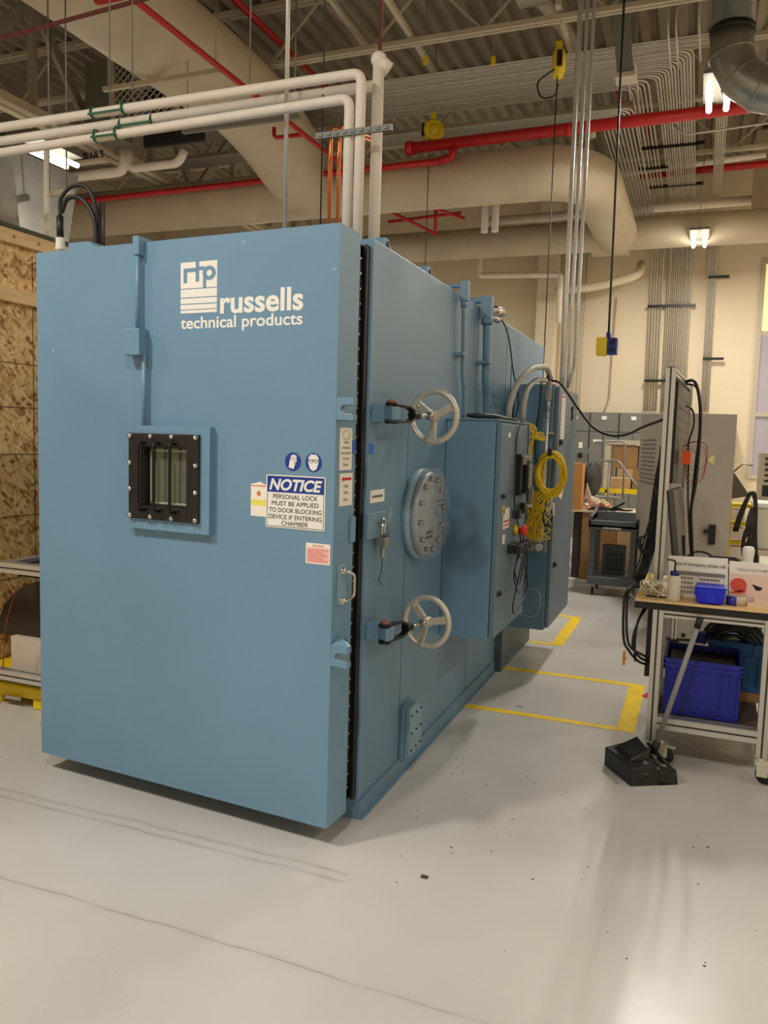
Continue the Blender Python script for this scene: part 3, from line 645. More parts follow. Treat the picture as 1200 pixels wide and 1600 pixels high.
# hold-down clamps with handwheels
def clamp(z, zz, rot):
    m = Matrix.Translation((0, 0, z))
    br = MB(); br.box(0, .055, .03, .12, -.035, .035)
    br.prism([(.055, .12), (.055, .03), (.1, .0), (.115, .01), (.115, .05), (.1, .12)], 'z', -.026, .026)
    o = br.build('clamp_bracket', BLUED, ch, bevel=.003, xf=m)
    P = Vector((.085, .03, 0)); H = Vector((.143, .40, zz)); d = (H-P).normalized(); up = Vector((0, 0, 1)); sdv = d.cross(up)
    b = MB()
    for s in (-1, 1):
        A = P+Vector((0, 0, s*.036)); B = P+d*.14+Vector((0, 0, s*.03)); Cc = P+d*.185+Vector((0, 0, s*.012))
        b.bar(A-d*.02, B, .034, .009); b.bar(B, Cc, .028, .012)
        b.cyl(A-Vector((0, 0, .006)), A+Vector((0, 0, .006)), .026, 16)
    b.cyl(P+d*.17, P+d*.225, .019, 14)
    y = b.build('clamp_yoke', BLKM, ch, 'black forked clamp yoke', bevel=.002, xf=m)
    MB().cyl(P+Vector((0, 0, .036)), P+Vector((0, 0, .052)), .019, 16).build('pivot_pin', BRONZE, y, xf=m)
    wl = MB(); wl.ring(H, d, .110, .0135, 40, 12)
    sp = MB()
    for k in range(3):
        a = rot+k*2*PI/3; e = (up*math.cos(a)+sdv*math.sin(a))
        n1 = e.cross(d).normalized()
        a0 = H+e*.02-d*.004; a1 = H+e*.108
        pts = []
        for q, wd, th in ((a0, .015, .009), (a1, .019, .007)):
            pts += [q-n1*wd-d*th, q+n1*wd-d*th, q+n1*wd+d*th, q-n1*wd+d*th]
        sp.hexa(pts)
    wl.sm[:] = wl.sm
    hw = wl.build('handwheel', CAST, ch, 'cast aluminium three spoke handwheel', xf=m)
    sp.build('spoke', CAST, hw, bevel=.003, xf=m)
    MB().lathe([(.0001, -.03), (.017, -.03), (.02, -.022), (.025, .0), (.025, .018), (.0001, .02)], H, d, 18).build('hub', CAST, hw, xf=m)
    MB().cyl(P+d*.22, H-d*.055, .0105, 12).cyl(H-d*.055, H-d*.03, .017, 12).build('threaded_rod', CHROME, hw, xf=m)
    ks = H+(up*math.cos(rot+2*PI/3*1)+sdv*math.sin(rot+2*PI/3*1))*.09-d*.012
    MB().ball(ks, .009).build('spinner_boss', CAST, hw, xf=m)
clamp(1.697, .0, PI+.05)
clamp(.80, -.022, PI+.3)
# ---- the door, hinged ajar
DM = Matrix.Translation((-1.5285, -.0159, 0)) @ Matrix.Rotation(-.0675, 4, 'Z')
W, T, Z0, Z1 = 1.5285, .16, .0856, 2.3657
b = MB()
wx0, wx1, wz0, wz1 = .64, .872, 1.285, 1.535
b.box(0, wx0, -T, 0, Z0, Z1).box(wx1, W, -T, 0, Z0, Z1).box(wx0, wx1, -T, 0, Z0, wz0).box(wx0, wx1, -T, 0, wz1, Z1)
door = b.build('door', BLUE, ch, 'thick blue door standing slightly ajar', xf=DM)
def dp(mb, name, m, label=None, bevel=0): return mb.build(name, m, door, label, bevel, DM)
b = MB()
fx0, fx1, fz0, fz1 = .556, .978, 1.19, 1.62
ix0, ix1, iz0, iz1 = .57, .933, 1.233, 1.588
b.box(fx0, wx0, -T-.03, -T, fz0, fz1).box(wx1, fx1, -T-.03, -T, fz0, fz1).box(wx0, wx1, -T-.03, -T, fz0, wz0).box(wx0, wx1, -T-.03, -T, wz1, fz1)
dp(b, 'window_frame', BLUE)
b = MB(); y0, y1 = -T-.042, -T-.03
b.box(ix0, wx0, y0, y1, iz0, iz1).box(wx1, ix1, y0, y1, iz0, iz1).box(wx0, wx1, y0, y1, iz0, wz0).box(wx0, wx1, y0, y1, wz1, iz1)
b.box(wx0-.001, wx0+.004, y1, -.1, wz0, wz1).box(wx1-.004, wx1+.001, y1, -.1, wz0, wz1).box(wx0, wx1, y1, -.1, wz0-.001, wz0+.004).box(wx0, wx1, y1, -.1, wz1-.004, wz1+.001)
dp(b, 'clamp_plate', mat('black_plate', (30, 24, 20), .5), 'black bolted window plate', .002)
dp(MB().box(wx0, wx1, -T+.005, -T+.012, wz0, wz1), 'glass', GLASS)
b = MB()
for (x0, x1, z0, z1) in ((.012, .02, .012, .238), (.212, .22, .012, .238), (.012, .22, .012, .02), (.012, .22, .23, .238)): b.box(wx0+x0, wx0+x1, -T-.003, -T+.004, wz0+z0, wz0+z1)
dp(b, 'glazing_spacer', mat('spacer_grey', (170, 172, 160), .4))
for x in (.655, .735, .818):
    dp(MB().tube(rpath([(x, y0, 1.272), (x, y0-.035, 1.272), (x, y0-.035, 1.548), (x, y0, 1.548)], .012), .0065, 10), 'window_bar', BLKM)
for x in (.582, .69, .80, .92):
    for z in (1.576, 1.246): dp(MB().lathe([(.011, 0), (.011, .006), (.007, .012), (.0001, .014)], (x, y0, z), (0, -1, 0), 8), 'window_bolt', CHROME)
for x in (.582, .92):
    for z in (1.465, 1.357): dp(MB().lathe([(.011, 0), (.011, .006), (.007, .012), (.0001, .014)], (x, y0, z), (0, -1, 0), 8), 'window_bolt', CHROME)
dp(MB().box(.549, .638, -T-.055, -T, 1.905, 2.013), 'junction_box', BLUE, None, .004)
dp(MB().cyl((.6, -T-.02, 2.01), (.6, -T-.02, 2.34), .0095, 10).cyl((.634, -T-.02, 1.62), (.634, -T-.02, 1.91), .0095, 10), 'door_conduit', BLUE)
dp(MB().box(.585, .617, -T-.035, -T, 2.31, 2.385).box(.585, .617, -T-.005, -T+.08, 2.366, 2.384), 'conduit_elbow', BLUE, None, .003)
dp(MB().prism([(.183, Z1), (.352, Z1), (.30, Z1+.03), (.183, Z1+.03)], 'y', -T+.01, -.02), 'top_stiffener', BLUE)
# side lugs that take the clamp bolts
def lug(z0, z1, gus):
    b = MB(); xc, zc, r = 1.562, (z0+z1)/2-.003, .017
    arc = [(xc+r*math.cos(PI/2+PI*k/10), zc+r*math.sin(PI/2+PI*k/10)) for k in range(11)]
    poly = [(1.5285, z0), (1.6, z0), (1.6, zc-r-.0)]+[(1.585, zc-r)]+arc[::-1]+[(1.585, zc+r), (1.6, zc+r), (1.6, z1), (1.50, z1)]
    # split into convex pieces so that the slot stays open
    b.box(1.5285, xc-r, -T+.001, -T+.03, z0, z1); b.box(xc-r, 1.6, -T, -T+.03, z0, zc-r); b.box(xc-r, 1.6, -T, -T+.03, zc+r, z1)
    for k in range(10):
        p, q = arc[k], arc[k+1]
        b.prism([(xc-r, p[1]), (p[0], p[1]), (q[0], q[1]), (xc-r, q[1])][::-1], 'y', -T, -T+.03)
    if gus:
        b.prism([(-T+.03, z1), (-T+.1, z1), (-T+.03, z1+.0)], 'x', 1.53, 1.55)
        b.hexa([(1.53, -T+.002, z1), (1.6, -T+.002, z1), (1.6, -T+.03, z1), (1.53, -T+.08, z1), (1.53, -T+.002, z1+.001), (1.598, -T+.002, z1+.001), (1.57, -T+.03, z1+.018), (1.53, -T+.07, z1+.02)])
    o = dp(b, 'clamp_lug', BLUE)
    b = MB(); b.tube([(1.598, -T+.015, zc+r)]+[(p[0], -T+.015, p[1]) for p in arc]+[(1.598, -T+.015, zc-r)], .0035, 6)
    dp(b, 'lug_slot_liner', STEEL)
    dp(MB().box(1.53, 1.533, -T+.03, -.02, z0, z1), 'lug_backing', BLUE)
lug(1.66, 1.742, False); lug(.731, .813, True)
dp(MB().prism(rrect(-.125, -.055, .952, 1.112, .02), 'x', W, W+.006), 'handle_plate', mat('pale_blue_enamel3', (124, 156, 174), .4), None, .002)
b = MB().tube(rpath([(W+.006, -.085, 1.085), (W+.02, -.08, 1.083), (W+.035, -.045, 1.068), (W+.035, -.045, .985), (W+.02, -.08, .97), (W+.006, -.085, .968)], .012), .006, 10)
for z in (1.085, .968): b.lathe([(.015, 0), (.013, .008), (.006, .011), (.0001, .012)], (W+.006, -.085, z), (1, 0, 0), 12)
dp(b, 'door_handle', CHROME, 'chrome pull handle')
dp(MB().box(W, W+.012, -.035, 0, 1.19, 1.29), 'hinge_leaf', BLUE, None, .003)
dp(MB().box(-.03, 0, -.1, -.07, .19, .22).cyl((-.03, -.1, .2), (-.03, -.13, .2), .012, 8), 'door_latch', GALV)
for u, z in ((.097, 1.938), (1.105, 2.33), (1.506, 2.204)):
    dp(MB().prism([(u-.006, z-.004), (u+.007, z-.005), (u+.009, z+.002), (u+.002, z+.004), (u, z+.009), (u-.003, z+.003), (u-.008, z+.002)], 'y', -T-.0004, -T), 'paint_scuff', mat('scuff', (150, 172, 184), .6))
# logo
yl = -T-.0008
b = MB(); f = lambda v: 2.27-(v-150)*.0004975; g = lambda u: .805+(u-112)*.000633
b.box(g(112), g(395), yl, -T, f(355), f(150))
for z0, z1 in ((425, 362), (475, 433), (520, 483), (550, 527)): b.box(g(112), g(395), yl, -T, f(z0), f(z1))
dp(b, 'logo_block', WHITE, 'white logo square over four stripes')
b = MB(); ya, yb = yl-.0006, yl
def R_(u0, u1, v0, v1): b.box(g(u0), g(u1), ya, yb, f(v1), f(v0))
R_(135, 163, 197, 312); R_(163, 230, 197, 228); R_(230, 257, 148, 305); R_(257, 300, 190, 219); ya -= .0003; R_(288, 312, 224, 358); ya -= .0003
cx, cz = g(335), f(243)
seg = 24; ro, ri = 50*.000633, 22*.000633; roz, riz = 55*.0004975, 26*.0004975
vs = []; fs = []
for i in range(seg):
    t = 2*PI*i/seg
    for (a_, c_) in ((ro, roz), (ri, riz)):
        for yy in (ya, yb): vs.append((cx+a_*math.cos(t), yy, cz+c_*math.sin(t)))
for i in range(seg):
    a_ = i*4; c_ = ((i+1) % seg)*4; fs.append((a_, c_, c_+2, a_+2)); fs.append((a_, a_+1, c_+1, c_))
b.add(vs, fs)
dp(b, 'logo_letters', BLUE, 'blue letters rtp inside the white square')
b = letters(MB(), 'russells', 1.0, 1.379, 2.062, 2.150, yl, bold=.027)
b.v = [Vector(v) for v in b.v]
letters(b, 'technical products', .806, 1.377, 1.995, 2.056, yl, bold=.018)
dp(b, 'logo_lettering', WHITE, 'white lettering russells technical products')

# ---------------------------------------------------------------- signs and stickers on the chamber
def dm_thing(name, label, cat, u, v, z): return thing(name, label, cat, DM @ Vector((u, v, z)), -.0675)
t = dm_thing('notice_sign', 'blue headed NOTICE sign about a personal lock, on the door', 'sign', 1.36, -T, 1.24)
yn = -T-.0006
MB().prism(rrect(1.229, 1.492, 1.241, 1.445, .006), 'y', yn-.0016, yn).build('panel', WHITE, t, xf=DM)
yq = yn-.0022
b = MB()
for (a0, a1, c0, c1) in ((1.234, 1.487, 1.2455, 1.2475), (1.234, 1.487, 1.4385, 1.4405), (1.234, 1.236, 1.2455, 1.4405), (1.485, 1.487, 1.2455, 1.4405)): b.box(a0, a1, yq, yn-.0016, c0, c1)
b.build('border', INK, t, xf=DM)
MB().box(1.236, 1.485, yq-.0004, yn-.0016, 1.379, 1.4385).build('header_band', SIGNB, t, xf=DM)
letters(MB(), 'NOTICE', 1.244, 1.479, 1.386, 1.431, yq-.001, bold=.035, shear=.25).build('header_lettering', WHITE, t, xf=DM)
b = MB()
for s, a0, a1, z in (('PERSONAL LOCK', 1.262, 1.46, 1.354), ('MUST BE APPLIED', 1.256, 1.464, 1.328), ('TO DOOR BLOCKING', 1.244, 1.478, 1.302), ('DEVICE IF ENTERING', 1.243, 1.479, 1.276), ('CHAMBER', 1.302, 1.42, 1.252)):
    letters(b, s, a0, a1, z, z+.017, yq-.0004, bold=.0)
b.build('lettering', INK, t, xf=DM)
for u, lb, gl in ((1.347, 'round blue sticker showing a white glove above the NOTICE sign', 1), (1.4375, 'round blue sticker showing a face with glasses above the NOTICE sign', 0)):
    t = dm_thing('safety_sticker', lb, 'sticker', u, -T, 1.46)
    MB().prism(circ(u, 1.498, .035, 32), 'y', yn-.0012, yn).build('disc', SIGNB, t, xf=DM)
    b = MB(); yy = yn-.0018
    if gl:
        b.prism([(u-.018, 1.476), (u+.004, 1.47), (u+.014, 1.498), (u+.004, 1.512), (u-.012, 1.508)], 'y', yy, yn-.0012)
        for k in range(4): b.prism([(u-.010+k*.0065, 1.506), (u-.005+k*.0065, 1.504), (u-.003+k*.0065, 1.526-abs(k-1.5)*.003), (u-.008+k*.0065, 1.527-abs(k-1.5)*.003)], 'y', yy, yn-.0012)
        b.prism([(u+.008, 1.486), (u+.018, 1.502), (u+.015, 1.508), (u+.006, 1.498)], 'y', yy, yn-.0012)
        b.build('glove', WHITE, t, xf=DM)
    else:
        b.prism([(u, 1.466), (u+.014, 1.474), (u+.022, 1.496), (u+.022, 1.515), (u+.012, 1.528), (u-.012, 1.528), (u-.022, 1.515), (u-.022, 1.496), (u-.014, 1.474)], 'y', yy, yn-.0012)
        b.build('face', WHITE, t, xf=DM)
        b = MB()
        for s in (-1, 1): b.tube([(u+s*.0105+.0085*math.cos(2*PI*k/12), yy-.0006, 1.503+.0055*math.sin(2*PI*k/12)) for k in range(12)], .0009, 5, closed=True)
        b.box(u-.022, u+.022, yy-.0012, yy, 1.507, 1.5085)
        b.build('glasses', INK, t, xf=DM)
t = dm_thing('inspection_tag', 'small white and yellow tag hung left of the NOTICE sign', 'tag', 1.19, -T, 1.28)
MB().prism([(1.157, 1.279), (1.228, 1.279), (1.228, 1.402), (1.20, 1.414), (1.157, 1.404)], 'y', yn+.0001, yn+.0006).build('card', PAPER, t, xf=DM)
MB().box(1.159, 1.228, yn-.0004, yn, 1.396, 1.4).prism([(1.194, 1.355), (1.205, 1.368), (1.194, 1.381), (1.183, 1.368)], 'y', yn-.0004, yn).build('diamond', mat('tag_orange', (214, 120, 50), .5), t, xf=DM)
MB().box(1.158, 1.228, yn-.0004, yn, 1.322, 1.344).build('band', mat('tag_yellow', (236, 226, 90), .5), t, xf=DM)
t = dm_thing('warning_label', 'small pink printed label below the NOTICE sign', 'label', 1.465, -T, 1.115)
MB().prism(rrect(1.412, 1.518, 1.115, 1.194, .003), 'y', yn-.001, yn).build('card', PAPER, t, xf=DM)
b = MB().box(1.417, 1.513, yn-.0014, yn-.001, 1.12, 1.178); b.build('print_panel', PINK, t, xf=DM)
b = letters(MB(), 'WARNING', 1.44, 1.49, 1.181, 1.189, yn-.0016)
for k in range(7): b.box(1.421, 1.509-(k % 3)*.012, yn-.0018, yn-.0014, 1.126+k*.007, 1.1275+k*.007)
b.build('print', REDI, t, xf=DM)
xs = W+.0006
t = dm_thing('instruction_label', 'tall white instruction label on the edge of the door', 'label', W, -.078, 1.472)
MB().prism([(-.128, 1.472), (-.03, 1.472), (-.03, 1.632), (-.128, 1.632)], 'x', xs, xs+.001).build('card', PAPER, t, xf=DM)
b = MB()
for s, a0, a1, z in (('Check', -.095, -.06, 1.572), ('Ammonia', -.107, -.05, 1.552), ('level before', -.118, -.04, 1.532), ('working', -.105, -.052, 1.510), ('inside', -.098, -.06, 1.488)):
    letters(b, s, a0, a1, z, z+.011, xs+.0014, bold=.008, plane='x')
b.tube([(xs+.0014, -.079+.026*math.cos(2*PI*k/10)*(1+.15*(k % 2)), 1.605+.018*math.sin(2*PI*k/10)) for k in range(10)], .0007, 5, closed=True)
b.build('print', INK, t, xf=DM)
t = dm_thing('instruction_label', 'small white label with a red arrow on the door edge', 'label', W, -.07, 1.335)
MB().prism([(-.122, 1.336), (-.02, 1.336), (-.02, 1.46), (-.122, 1.46)], 'x', xs, xs+.001).build('card', PAPER, t, xf=DM)
MB().prism([(-.112, 1.438), (-.09, 1.448), (-.09, 1.443), (-.03, 1.443), (-.03, 1.433), (-.09, 1.433), (-.09, 1.428)][::-1], 'x', xs+.001, xs+.0016).build('arrow', REDI, t, xf=DM)
b = MB()
for s, a0, a1, z in (('Walk', -.09, -.055, 1.405), ('With', -.09, -.055, 1.38), ('Door', -.09, -.055, 1.355)): letters(b, s, a0, a1, z, z+.012, xs+.0014, bold=.008, plane='x')
b.build('print', INK, t, xf=DM)
t = thing('name_label', 'white lettered label above the door switch on the chamber side', 'label', (0, .113, 1.33))
MB().prism(rrect(.035, .192, 1.33, 1.382, .006), 'x', .0006, .002).build('card', WHITE, t)
b = MB()
for k in range(12): b.box(.0022, .0026, .055+k*.01, .0625+k*.01-(k % 3)*.0012, 1.35, 1.3605)
b.build('print', INK, t)
BT = mat('blue_tape', (36, 104, 200), .6)
solo(MB().box(.0005, .0015, .01, .055, 1.53, 1.575), 'tape_piece', BT, 'piece of bright blue tape on the chamber side', 'tape')
solo(MB().box(.0, .001, 0, .032, 1.535, 1.585), 'tape_piece', BT, 'piece of bright blue tape on the door edge', 'tape').matrix_world = DM @ Matrix.Translation((W+.0012, -.015, 1.535))
# door switch bracket
t = thing('door_switch', 'steel door switch with thin wire on a blue bracket', 'switch', (0, .1, 1.1))
MB().box(0, .018, -.02, .2, 1.185, 1.292).build('bracket_plate', BLUED, t, bevel=.003)
MB().cyl((.018, .205, 1.175), (.018, .205, 1.298), .012, 12).build('knuckle', BLUED, t)
b = MB()
for s in (-.012, .012): b.cyl((.035, .105+s, 1.185), (.035, .105+s, 1.255), .0055, 8)
b.box(.018, .05, .085, .125, 1.25, 1.26).cyl((.035, .105, 1.25), (.035, .105, 1.27), .008, 8)
b.build('plunger', CHROME, t)
MB().box(.018, .055, .08, .132, 1.145, 1.185).cyl((.035, .106, 1.1), (.035, .106, 1.145), .011, 10).build('switch_body', GALV, t, bevel=.002)
MB().tube(smooth_path([(.035, .106, 1.1), (.03, .107, 1.04), (.015, .125, 1.0), (.012, .19, .968)]), .0018, 6).build('lead', BLACK, t)

# ---------------------------------------------------------------- control cabinet (near)
cc = thing('control_cabinet', 'near blue wall-mounted control cabinet with a wheel shadow painted on its end', 'cabinet', (.15, 1.45, .555))
def wheel_shadow_blue():
    m = BLUE.copy(); m.name = 'blue_enamel_wheel_shadow'; N = m.node_tree.nodes; Lk = m.node_tree.links
    bs = N['Principled BSDF']; ramp = [n for n in N if n.type == 'VALTORGB'][0]
    tc = N.new('ShaderNodeTexCoord'); mp = N.new('ShaderNodeMapping'); mp.inputs['Location'].default_value = (0, 0, 0)
    Lk.new(tc.outputs['Object'], mp.inputs[0])
    v = N.new('ShaderNodeVectorMath'); v.operation = 'DISTANCE'; Lk.new(mp.outputs[0], v.inputs[0]); v.inputs[1].default_value = (-.02, -.39, .45)  # soft ring shadow of the handwheel, painted into the cabinet colour
    n = N.new('ShaderNodeTexNoise'); n.inputs['Scale'].default_value = 14; Lk.new(tc.outputs['Object'], n.inputs[0])
    a = N.new('ShaderNodeMath'); a.operation = 'MULTIPLY_ADD'; a.inputs[1].default_value = .05; Lk.new(n.outputs[0], a.inputs[0]); Lk.new(v.outputs['Value'], a.inputs[2])
    r = N.new('ShaderNodeValToRGB'); r.color_ramp.interpolation = 'B_SPLINE'; E = r.color_ramp.elements
    E[0].position = 0; E[0].color = (.3, .3, .3, 1); E[1].position = .165; E[1].color = (0, 0, 0, 1); e = E.new(.1); e.color = (.75, .75, .75, 1)
    Lk.new(a.outputs[0], r.inputs[0])
    mx = N.new('ShaderNodeMix'); mx.data_type = 'RGBA'; mx.inputs['B'].default_value = (*lin((62, 88, 104)), 1)
    Lk.new(r.outputs[0], mx.inputs['Factor']); Lk.new(ramp.outputs[0], mx.inputs['A']); Lk.new(mx.outputs['Result'], bs.inputs['Base Color'])
    return m
b = MB().box(0.001, .262, 1.06, 1.835, .555, 1.705)
b.build('cabinet_body', wheel_shadow_blue(), cc, bevel=.003)
b = MB().box(.264, .29, 1.075, 1.825, .562, 1.69)
b.build('cabinet_door', mat('cabinet_door_blue', (100, 126, 142), .45, var=.05), cc, bevel=.004)
MB().box(.0, .275, 1.05, 1.84, 1.703, 1.712).build('drip_edge', BLUED, cc)
cl = MB()
for z in (1.31, .79): cl.box(.29, .31, 1.135, 1.165, z-.006, z+.006).box(.29, .298, 1.13, 1.19, z-.012, z+.012)
cl.build('quarter_turn_lock', BLACK, cc)
# disconnect handle assembly
b = MB().box(.29, .325, 1.43, 1.7, 1.30, 1.53).box(.325, .345, 1.52, 1.60, 1.31, 1.5)
dh = b.build('disconnect_plate', BLKM, cc, bevel=.004)
MB().box(.325, .34, 1.45, 1.66, 1.47, 1.52).box(.345, .36, 1.535, 1.59, 1.33, 1.47).build('handle_guard', GALV, dh, bevel=.003)
MB().bar((.36, 1.56, 1.34), (.385, 1.42, 1.245), .03, .02).build('operating_handle', CHROME, dh, bevel=.003)
MB().cyl((.33, 1.72, 1.28), (.33, 1.72, 1.46), .014, 10).build('lock_hasp', BLACK, dh)
MB().box(.29, .292, 1.235, 1.285, 1.62, 1.645).build('small_label', WHITE, cc)
MB().box(.29, .292, 1.20, 1.25, 1.05, 1.1).build('small_label', WHITE, cc)
MB().box(.29, .293, 1.4, 1.52, 1.54, 1.62).build('rating_plate', mat('rating_plate', (84, 100, 112), .5), cc)
t = thing('caution_sticker', 'white and red sticker with a yellow corner on the control cabinet door', 'sticker', (.29, 1.25, 1.14))
MB().box(.2905, .292, 1.19, 1.34, 1.13, 1.24).build('card', PAPER, t)
MB().box(.292, .2925, 1.2, 1.33, 1.165, 1.175).box(.292, .2925, 1.2, 1.33, 1.145, 1.152).build('print', REDI, t)
MB().box(.2902, .292, 1.17, 1.22, 1.21, 1.255).build('corner', YEL, t)
t = thing('emergency_stop', 'red mushroom emergency stop button on the control cabinet', 'button', (.29, 1.5, 1.06))
MB().cyl((.29, 1.49, 1.1), (.315, 1.49, 1.1), .03, 16).build('collar', YEL, t)
MB().lathe([(.018, 0), (.018, .02), (.034, .024), (.034, .036), (.022, .046), (.0001, .05)], (.315, 1.49, 1.1), (1, 0, 0), 20).build('mushroom_head', mat('button_red', (230, 50, 40), .35), t)
t = thing('power_strip', 'black multi-socket power strip on the control cabinet door', 'power strip', (.3, 1.5, .98))
MB().box(.29, .325, 1.33, 1.72, .985, 1.035).build('casing', BLACK, t, bevel=.004)
b = MB()
for k in range(6): b.box(.325, .36, 1.35+k*.06, 1.385+k*.06, .98, 1.03)
b.build('plug', BLKP, t, bevel=.004)
for k, (pts, lb) in enumerate((
    ([(.3, 1.5, 1.705), (.3, 1.4, 1.62), (.31, 1.36, 1.4), (.315, 1.35, 1.25), (.33, 1.42, 1.12), (.33, 1.5, 1.03)], 'black cord running down the left of the disconnect handle'),
    ([(.3, 1.7, 1.7), (.3, 1.72, 1.6), (.31, 1.66, 1.5), (.31, 1.7, 1.3), (.33, 1.6, 1.2), (.33, 1.55, 1.03)], 'black cord running down the right of the disconnect handle'),
    ([(.34, 1.38, .98), (.34, 1.3, .86), (.34, 1.5, .74), (.33, 1.7, .84), (.34, 1.62, .98)], 'black cord looped below the power strip to the right'),
    ([(.34, 1.4, .98), (.34, 1.62, .86), (.34, 1.68, .72), (.34, 1.4, .65), (.33, 1.36, .7), (.34, 1.56, .98)], 'black cord hanging lowest below the power strip'),
    ([(.34, 1.5, 1.0), (.33, 1.36, .9), (.34, 1.45, .8), (.34, 1.55, .9), (.34, 1.66, 1.0)], 'short black cord loop directly under the power strip'))):
    solo(wire(pts, .004), 'cord', BLACK, lb, 'cord')
solo(MB().box(.3, .33, 1.42, 1.47, 1.17, 1.22).box(.3, .33, 1.56, 1.61, 1.19, 1.25), 'plug_adapter', BLKP, 'pair of black adapters on cords between the handle and red button', 'adapter')
t = thing('black_hose', 'black tapered foam-covered tube lying on top of the control cabinet', 'tube', (.13, 1.3, 1.712))
MB().tube([(.10, 1.09, 1.728), (.14, 1.12, 1.727), (.22, 1.2, 1.726), (.25, 1.45, 1.724)], [.008, .015, .015, .007], 10).build('sleeve', BLACK, t)
MB().tube(smooth_path([(.25, 1.45, 1.724), (.25, 1.6, 1.722), (.22, 1.75, 1.722)]), .007, 8).build('lead', BLACK, t)

# ---------------------------------------------------------------- second cabinet (rear)
c2 = thing('control_cabinet', 'rear taller blue electrical cabinet behind the yellow cable coil', 'cabinet', (.18, 2.85, .32))
MB().box(0.052, .322, 2.42, 3.32, .32, 1.985).build('cabinet_body', BLUED, c2, bevel=.003)
MB().box(.324, .35, 2.44, 3.31, .335, 1.97).build('cabinet_door', mat('cabinet_door_grey_blue', (104, 120, 132), .45, var=.05), c2, bevel=.004)
MB().box(.0, .052, 2.5, 3.25, .6, .7).box(.0, .052, 2.5, 3.25, 1.6, 1.7).build('mounting_rail', BLUED, c2)
b = MB()
for z in (1.6, .76): b.box(.35, .37, 2.53, 2.57, z-.01, z+.01).box(.35, .358, 2.52, 2.6, z-.018, z+.018)
b.build('quarter_turn_lock', BLACK, c2)
t = thing('paper_strip', 'long white printed paper strip on the rear cabinet door', 'paper', (.35, 2.62, 1.62))
MB().box(.3505, .352, 2.55, 2.70, 1.625, 1.93).build('card', PAPER, t)
b = MB()
for k in range(16): b.box(.352, .3525, 2.565, 2.68-(k % 3)*.012, 1.64+k*.0165, 1.644+k*.0165)
b.build('print', INKG, t)
MB().box(.352, .3526, 2.565, 2.69, 1.905, 1.922).build('red_heading', REDI, t)
t = thing('paper_note', 'torn white paper low beside the yellow coil on the rear cabinet', 'paper', (.35, 2.7, 1.2))
MB().prism([(2.56, 1.24), (2.72, 1.2), (2.78, 1.25), (2.8, 1.38), (2.62, 1.36)], 'x', .3505, .352).build('card', PAPER, t)
solo(MB().bar((.352, 2.98, 1.86), (.352, 3.06, 1.78), .002, .012, (1, 0, 0)).bar((.352, 3.06, 1.87), (.352, 3.0, 1.76), .002, .01, (1, 0, 0)), 'marker_scribble', INK, 'black marker scribble high on the rear cabinet door', 'mark')
# grey flexible conduit arcs and riser conduit
pipe([(.2, 1.62, 1.71), (.2, 1.62, 1.80), (.22, 1.68, 1.93), (.27, 1.85, 2.04), (.3, 2.2, 2.08), (.28, 2.5, 2.02), (.25, 2.6, 1.985)], .018, 'flexible_conduit', mat('flex_grey', (168, 166, 158), .5), 'rear grey flexible conduit arching from the near to the rear cabinet', 'conduit', rr=.1)
pipe([(.25, 1.78, 1.71), (.25, 1.78, 1.82), (.25, 1.86, 1.92), (.27, 2.05, 1.99), (.28, 2.3, 2.0)], .016, 'flexible_conduit', mat('flex_grey2', (168, 166, 158), .5), 'front grey flexible conduit arching into the metal fitting', 'conduit', rr=.1)
t = thing('vertical_conduit', 'steel conduit with cast fitting down the side of the rear cabinet', 'conduit', (.295, 2.34, .9))
MB().cyl((.295, 2.34, .95), (.295, 2.34, 1.9), .011, 10).build('pipe', EMT, t)
MB().prism(rrect(.277, .313, 1.87, 2.0, .012), 'y', 2.32, 2.36).cyl((.295, 2.34, 1.8), (.295, 2.34, 1.87), .015, 12).cyl((.295, 2.34, 1.76), (.295, 2.34, 1.775), .016, 12).build('fitting', GALV, t, bevel=.003)
MB().cyl((.285, 2.34, 2.0), (.285, 2.34, 2.06), .009, 8).build('tip', BLACK, t)
MB().box(.262, .33, 2.352, 2.42, 1.655, 1.665).build('conduit_strap', EMT, t)
# yellow cable coils
t = thing('yellow_cable_coil', 'large bundle of bright yellow cable coiled on the rear cabinet', 'cable', (.35, 2.33, 1.25))
b = MB()
for i in range(24):
    cx, cz = .345+random.uniform(-.012, .012), 1.405+random.uniform(-.015, .01); rx = random.uniform(.072, .098); rz_ = random.uniform(.10, .14); yy = 2.3+random.uniform(-.04, .02); ph = random.uniform(0, 6)
    P = [(cx+rx*math.cos(2*PI*k/22)+.006*math.sin(3*2*PI*k/22+ph), yy+.012*math.sin(2*PI*k/22+ph), cz+rz_*math.sin(2*PI*k/22)-.02*(1-math.sin(2*PI*k/22))*(i % 3)*.3) for k in range(22)]
    b.tube(P, .0046, 6, closed=True)
b.build('coil', YWIRE, t)
MB().box(.325, .35, 2.24, 2.34, 1.515, 1.56).build('tie', BLACK, t)
t = thing('yellow_cable_tangle', 'tangle of yellow wires hanging from the coil to the white outlets', 'cable', (.22, 2.3, .93))
b = MB()
for i in range(34):
    x0 = random.uniform(.17, .34); x1 = random.uniform(.17, .29)
    P = [(x0+.05, 2.3, 1.28)]+[(x0+(x1-x0)*q+random.uniform(-.03, .03), 2.29+random.uniform(-.03, .03), 1.28-.33*q) for q in (.2, .4, .6, .8)]+[(x1, 2.32, .94)]
    b.tube(smooth_path(P, 5), .0034, 5)
for i in range(4):
    b.tube(smooth_path([(.2, 2.3, 1.2-.05*i), (.3, 2.28, 1.18-.06*i), (.36, 2.28, 1.12-.05*i), (.28, 2.3, 1.05-.03*i), (.18, 2.3, 1.0)], 6), .0034, 5)
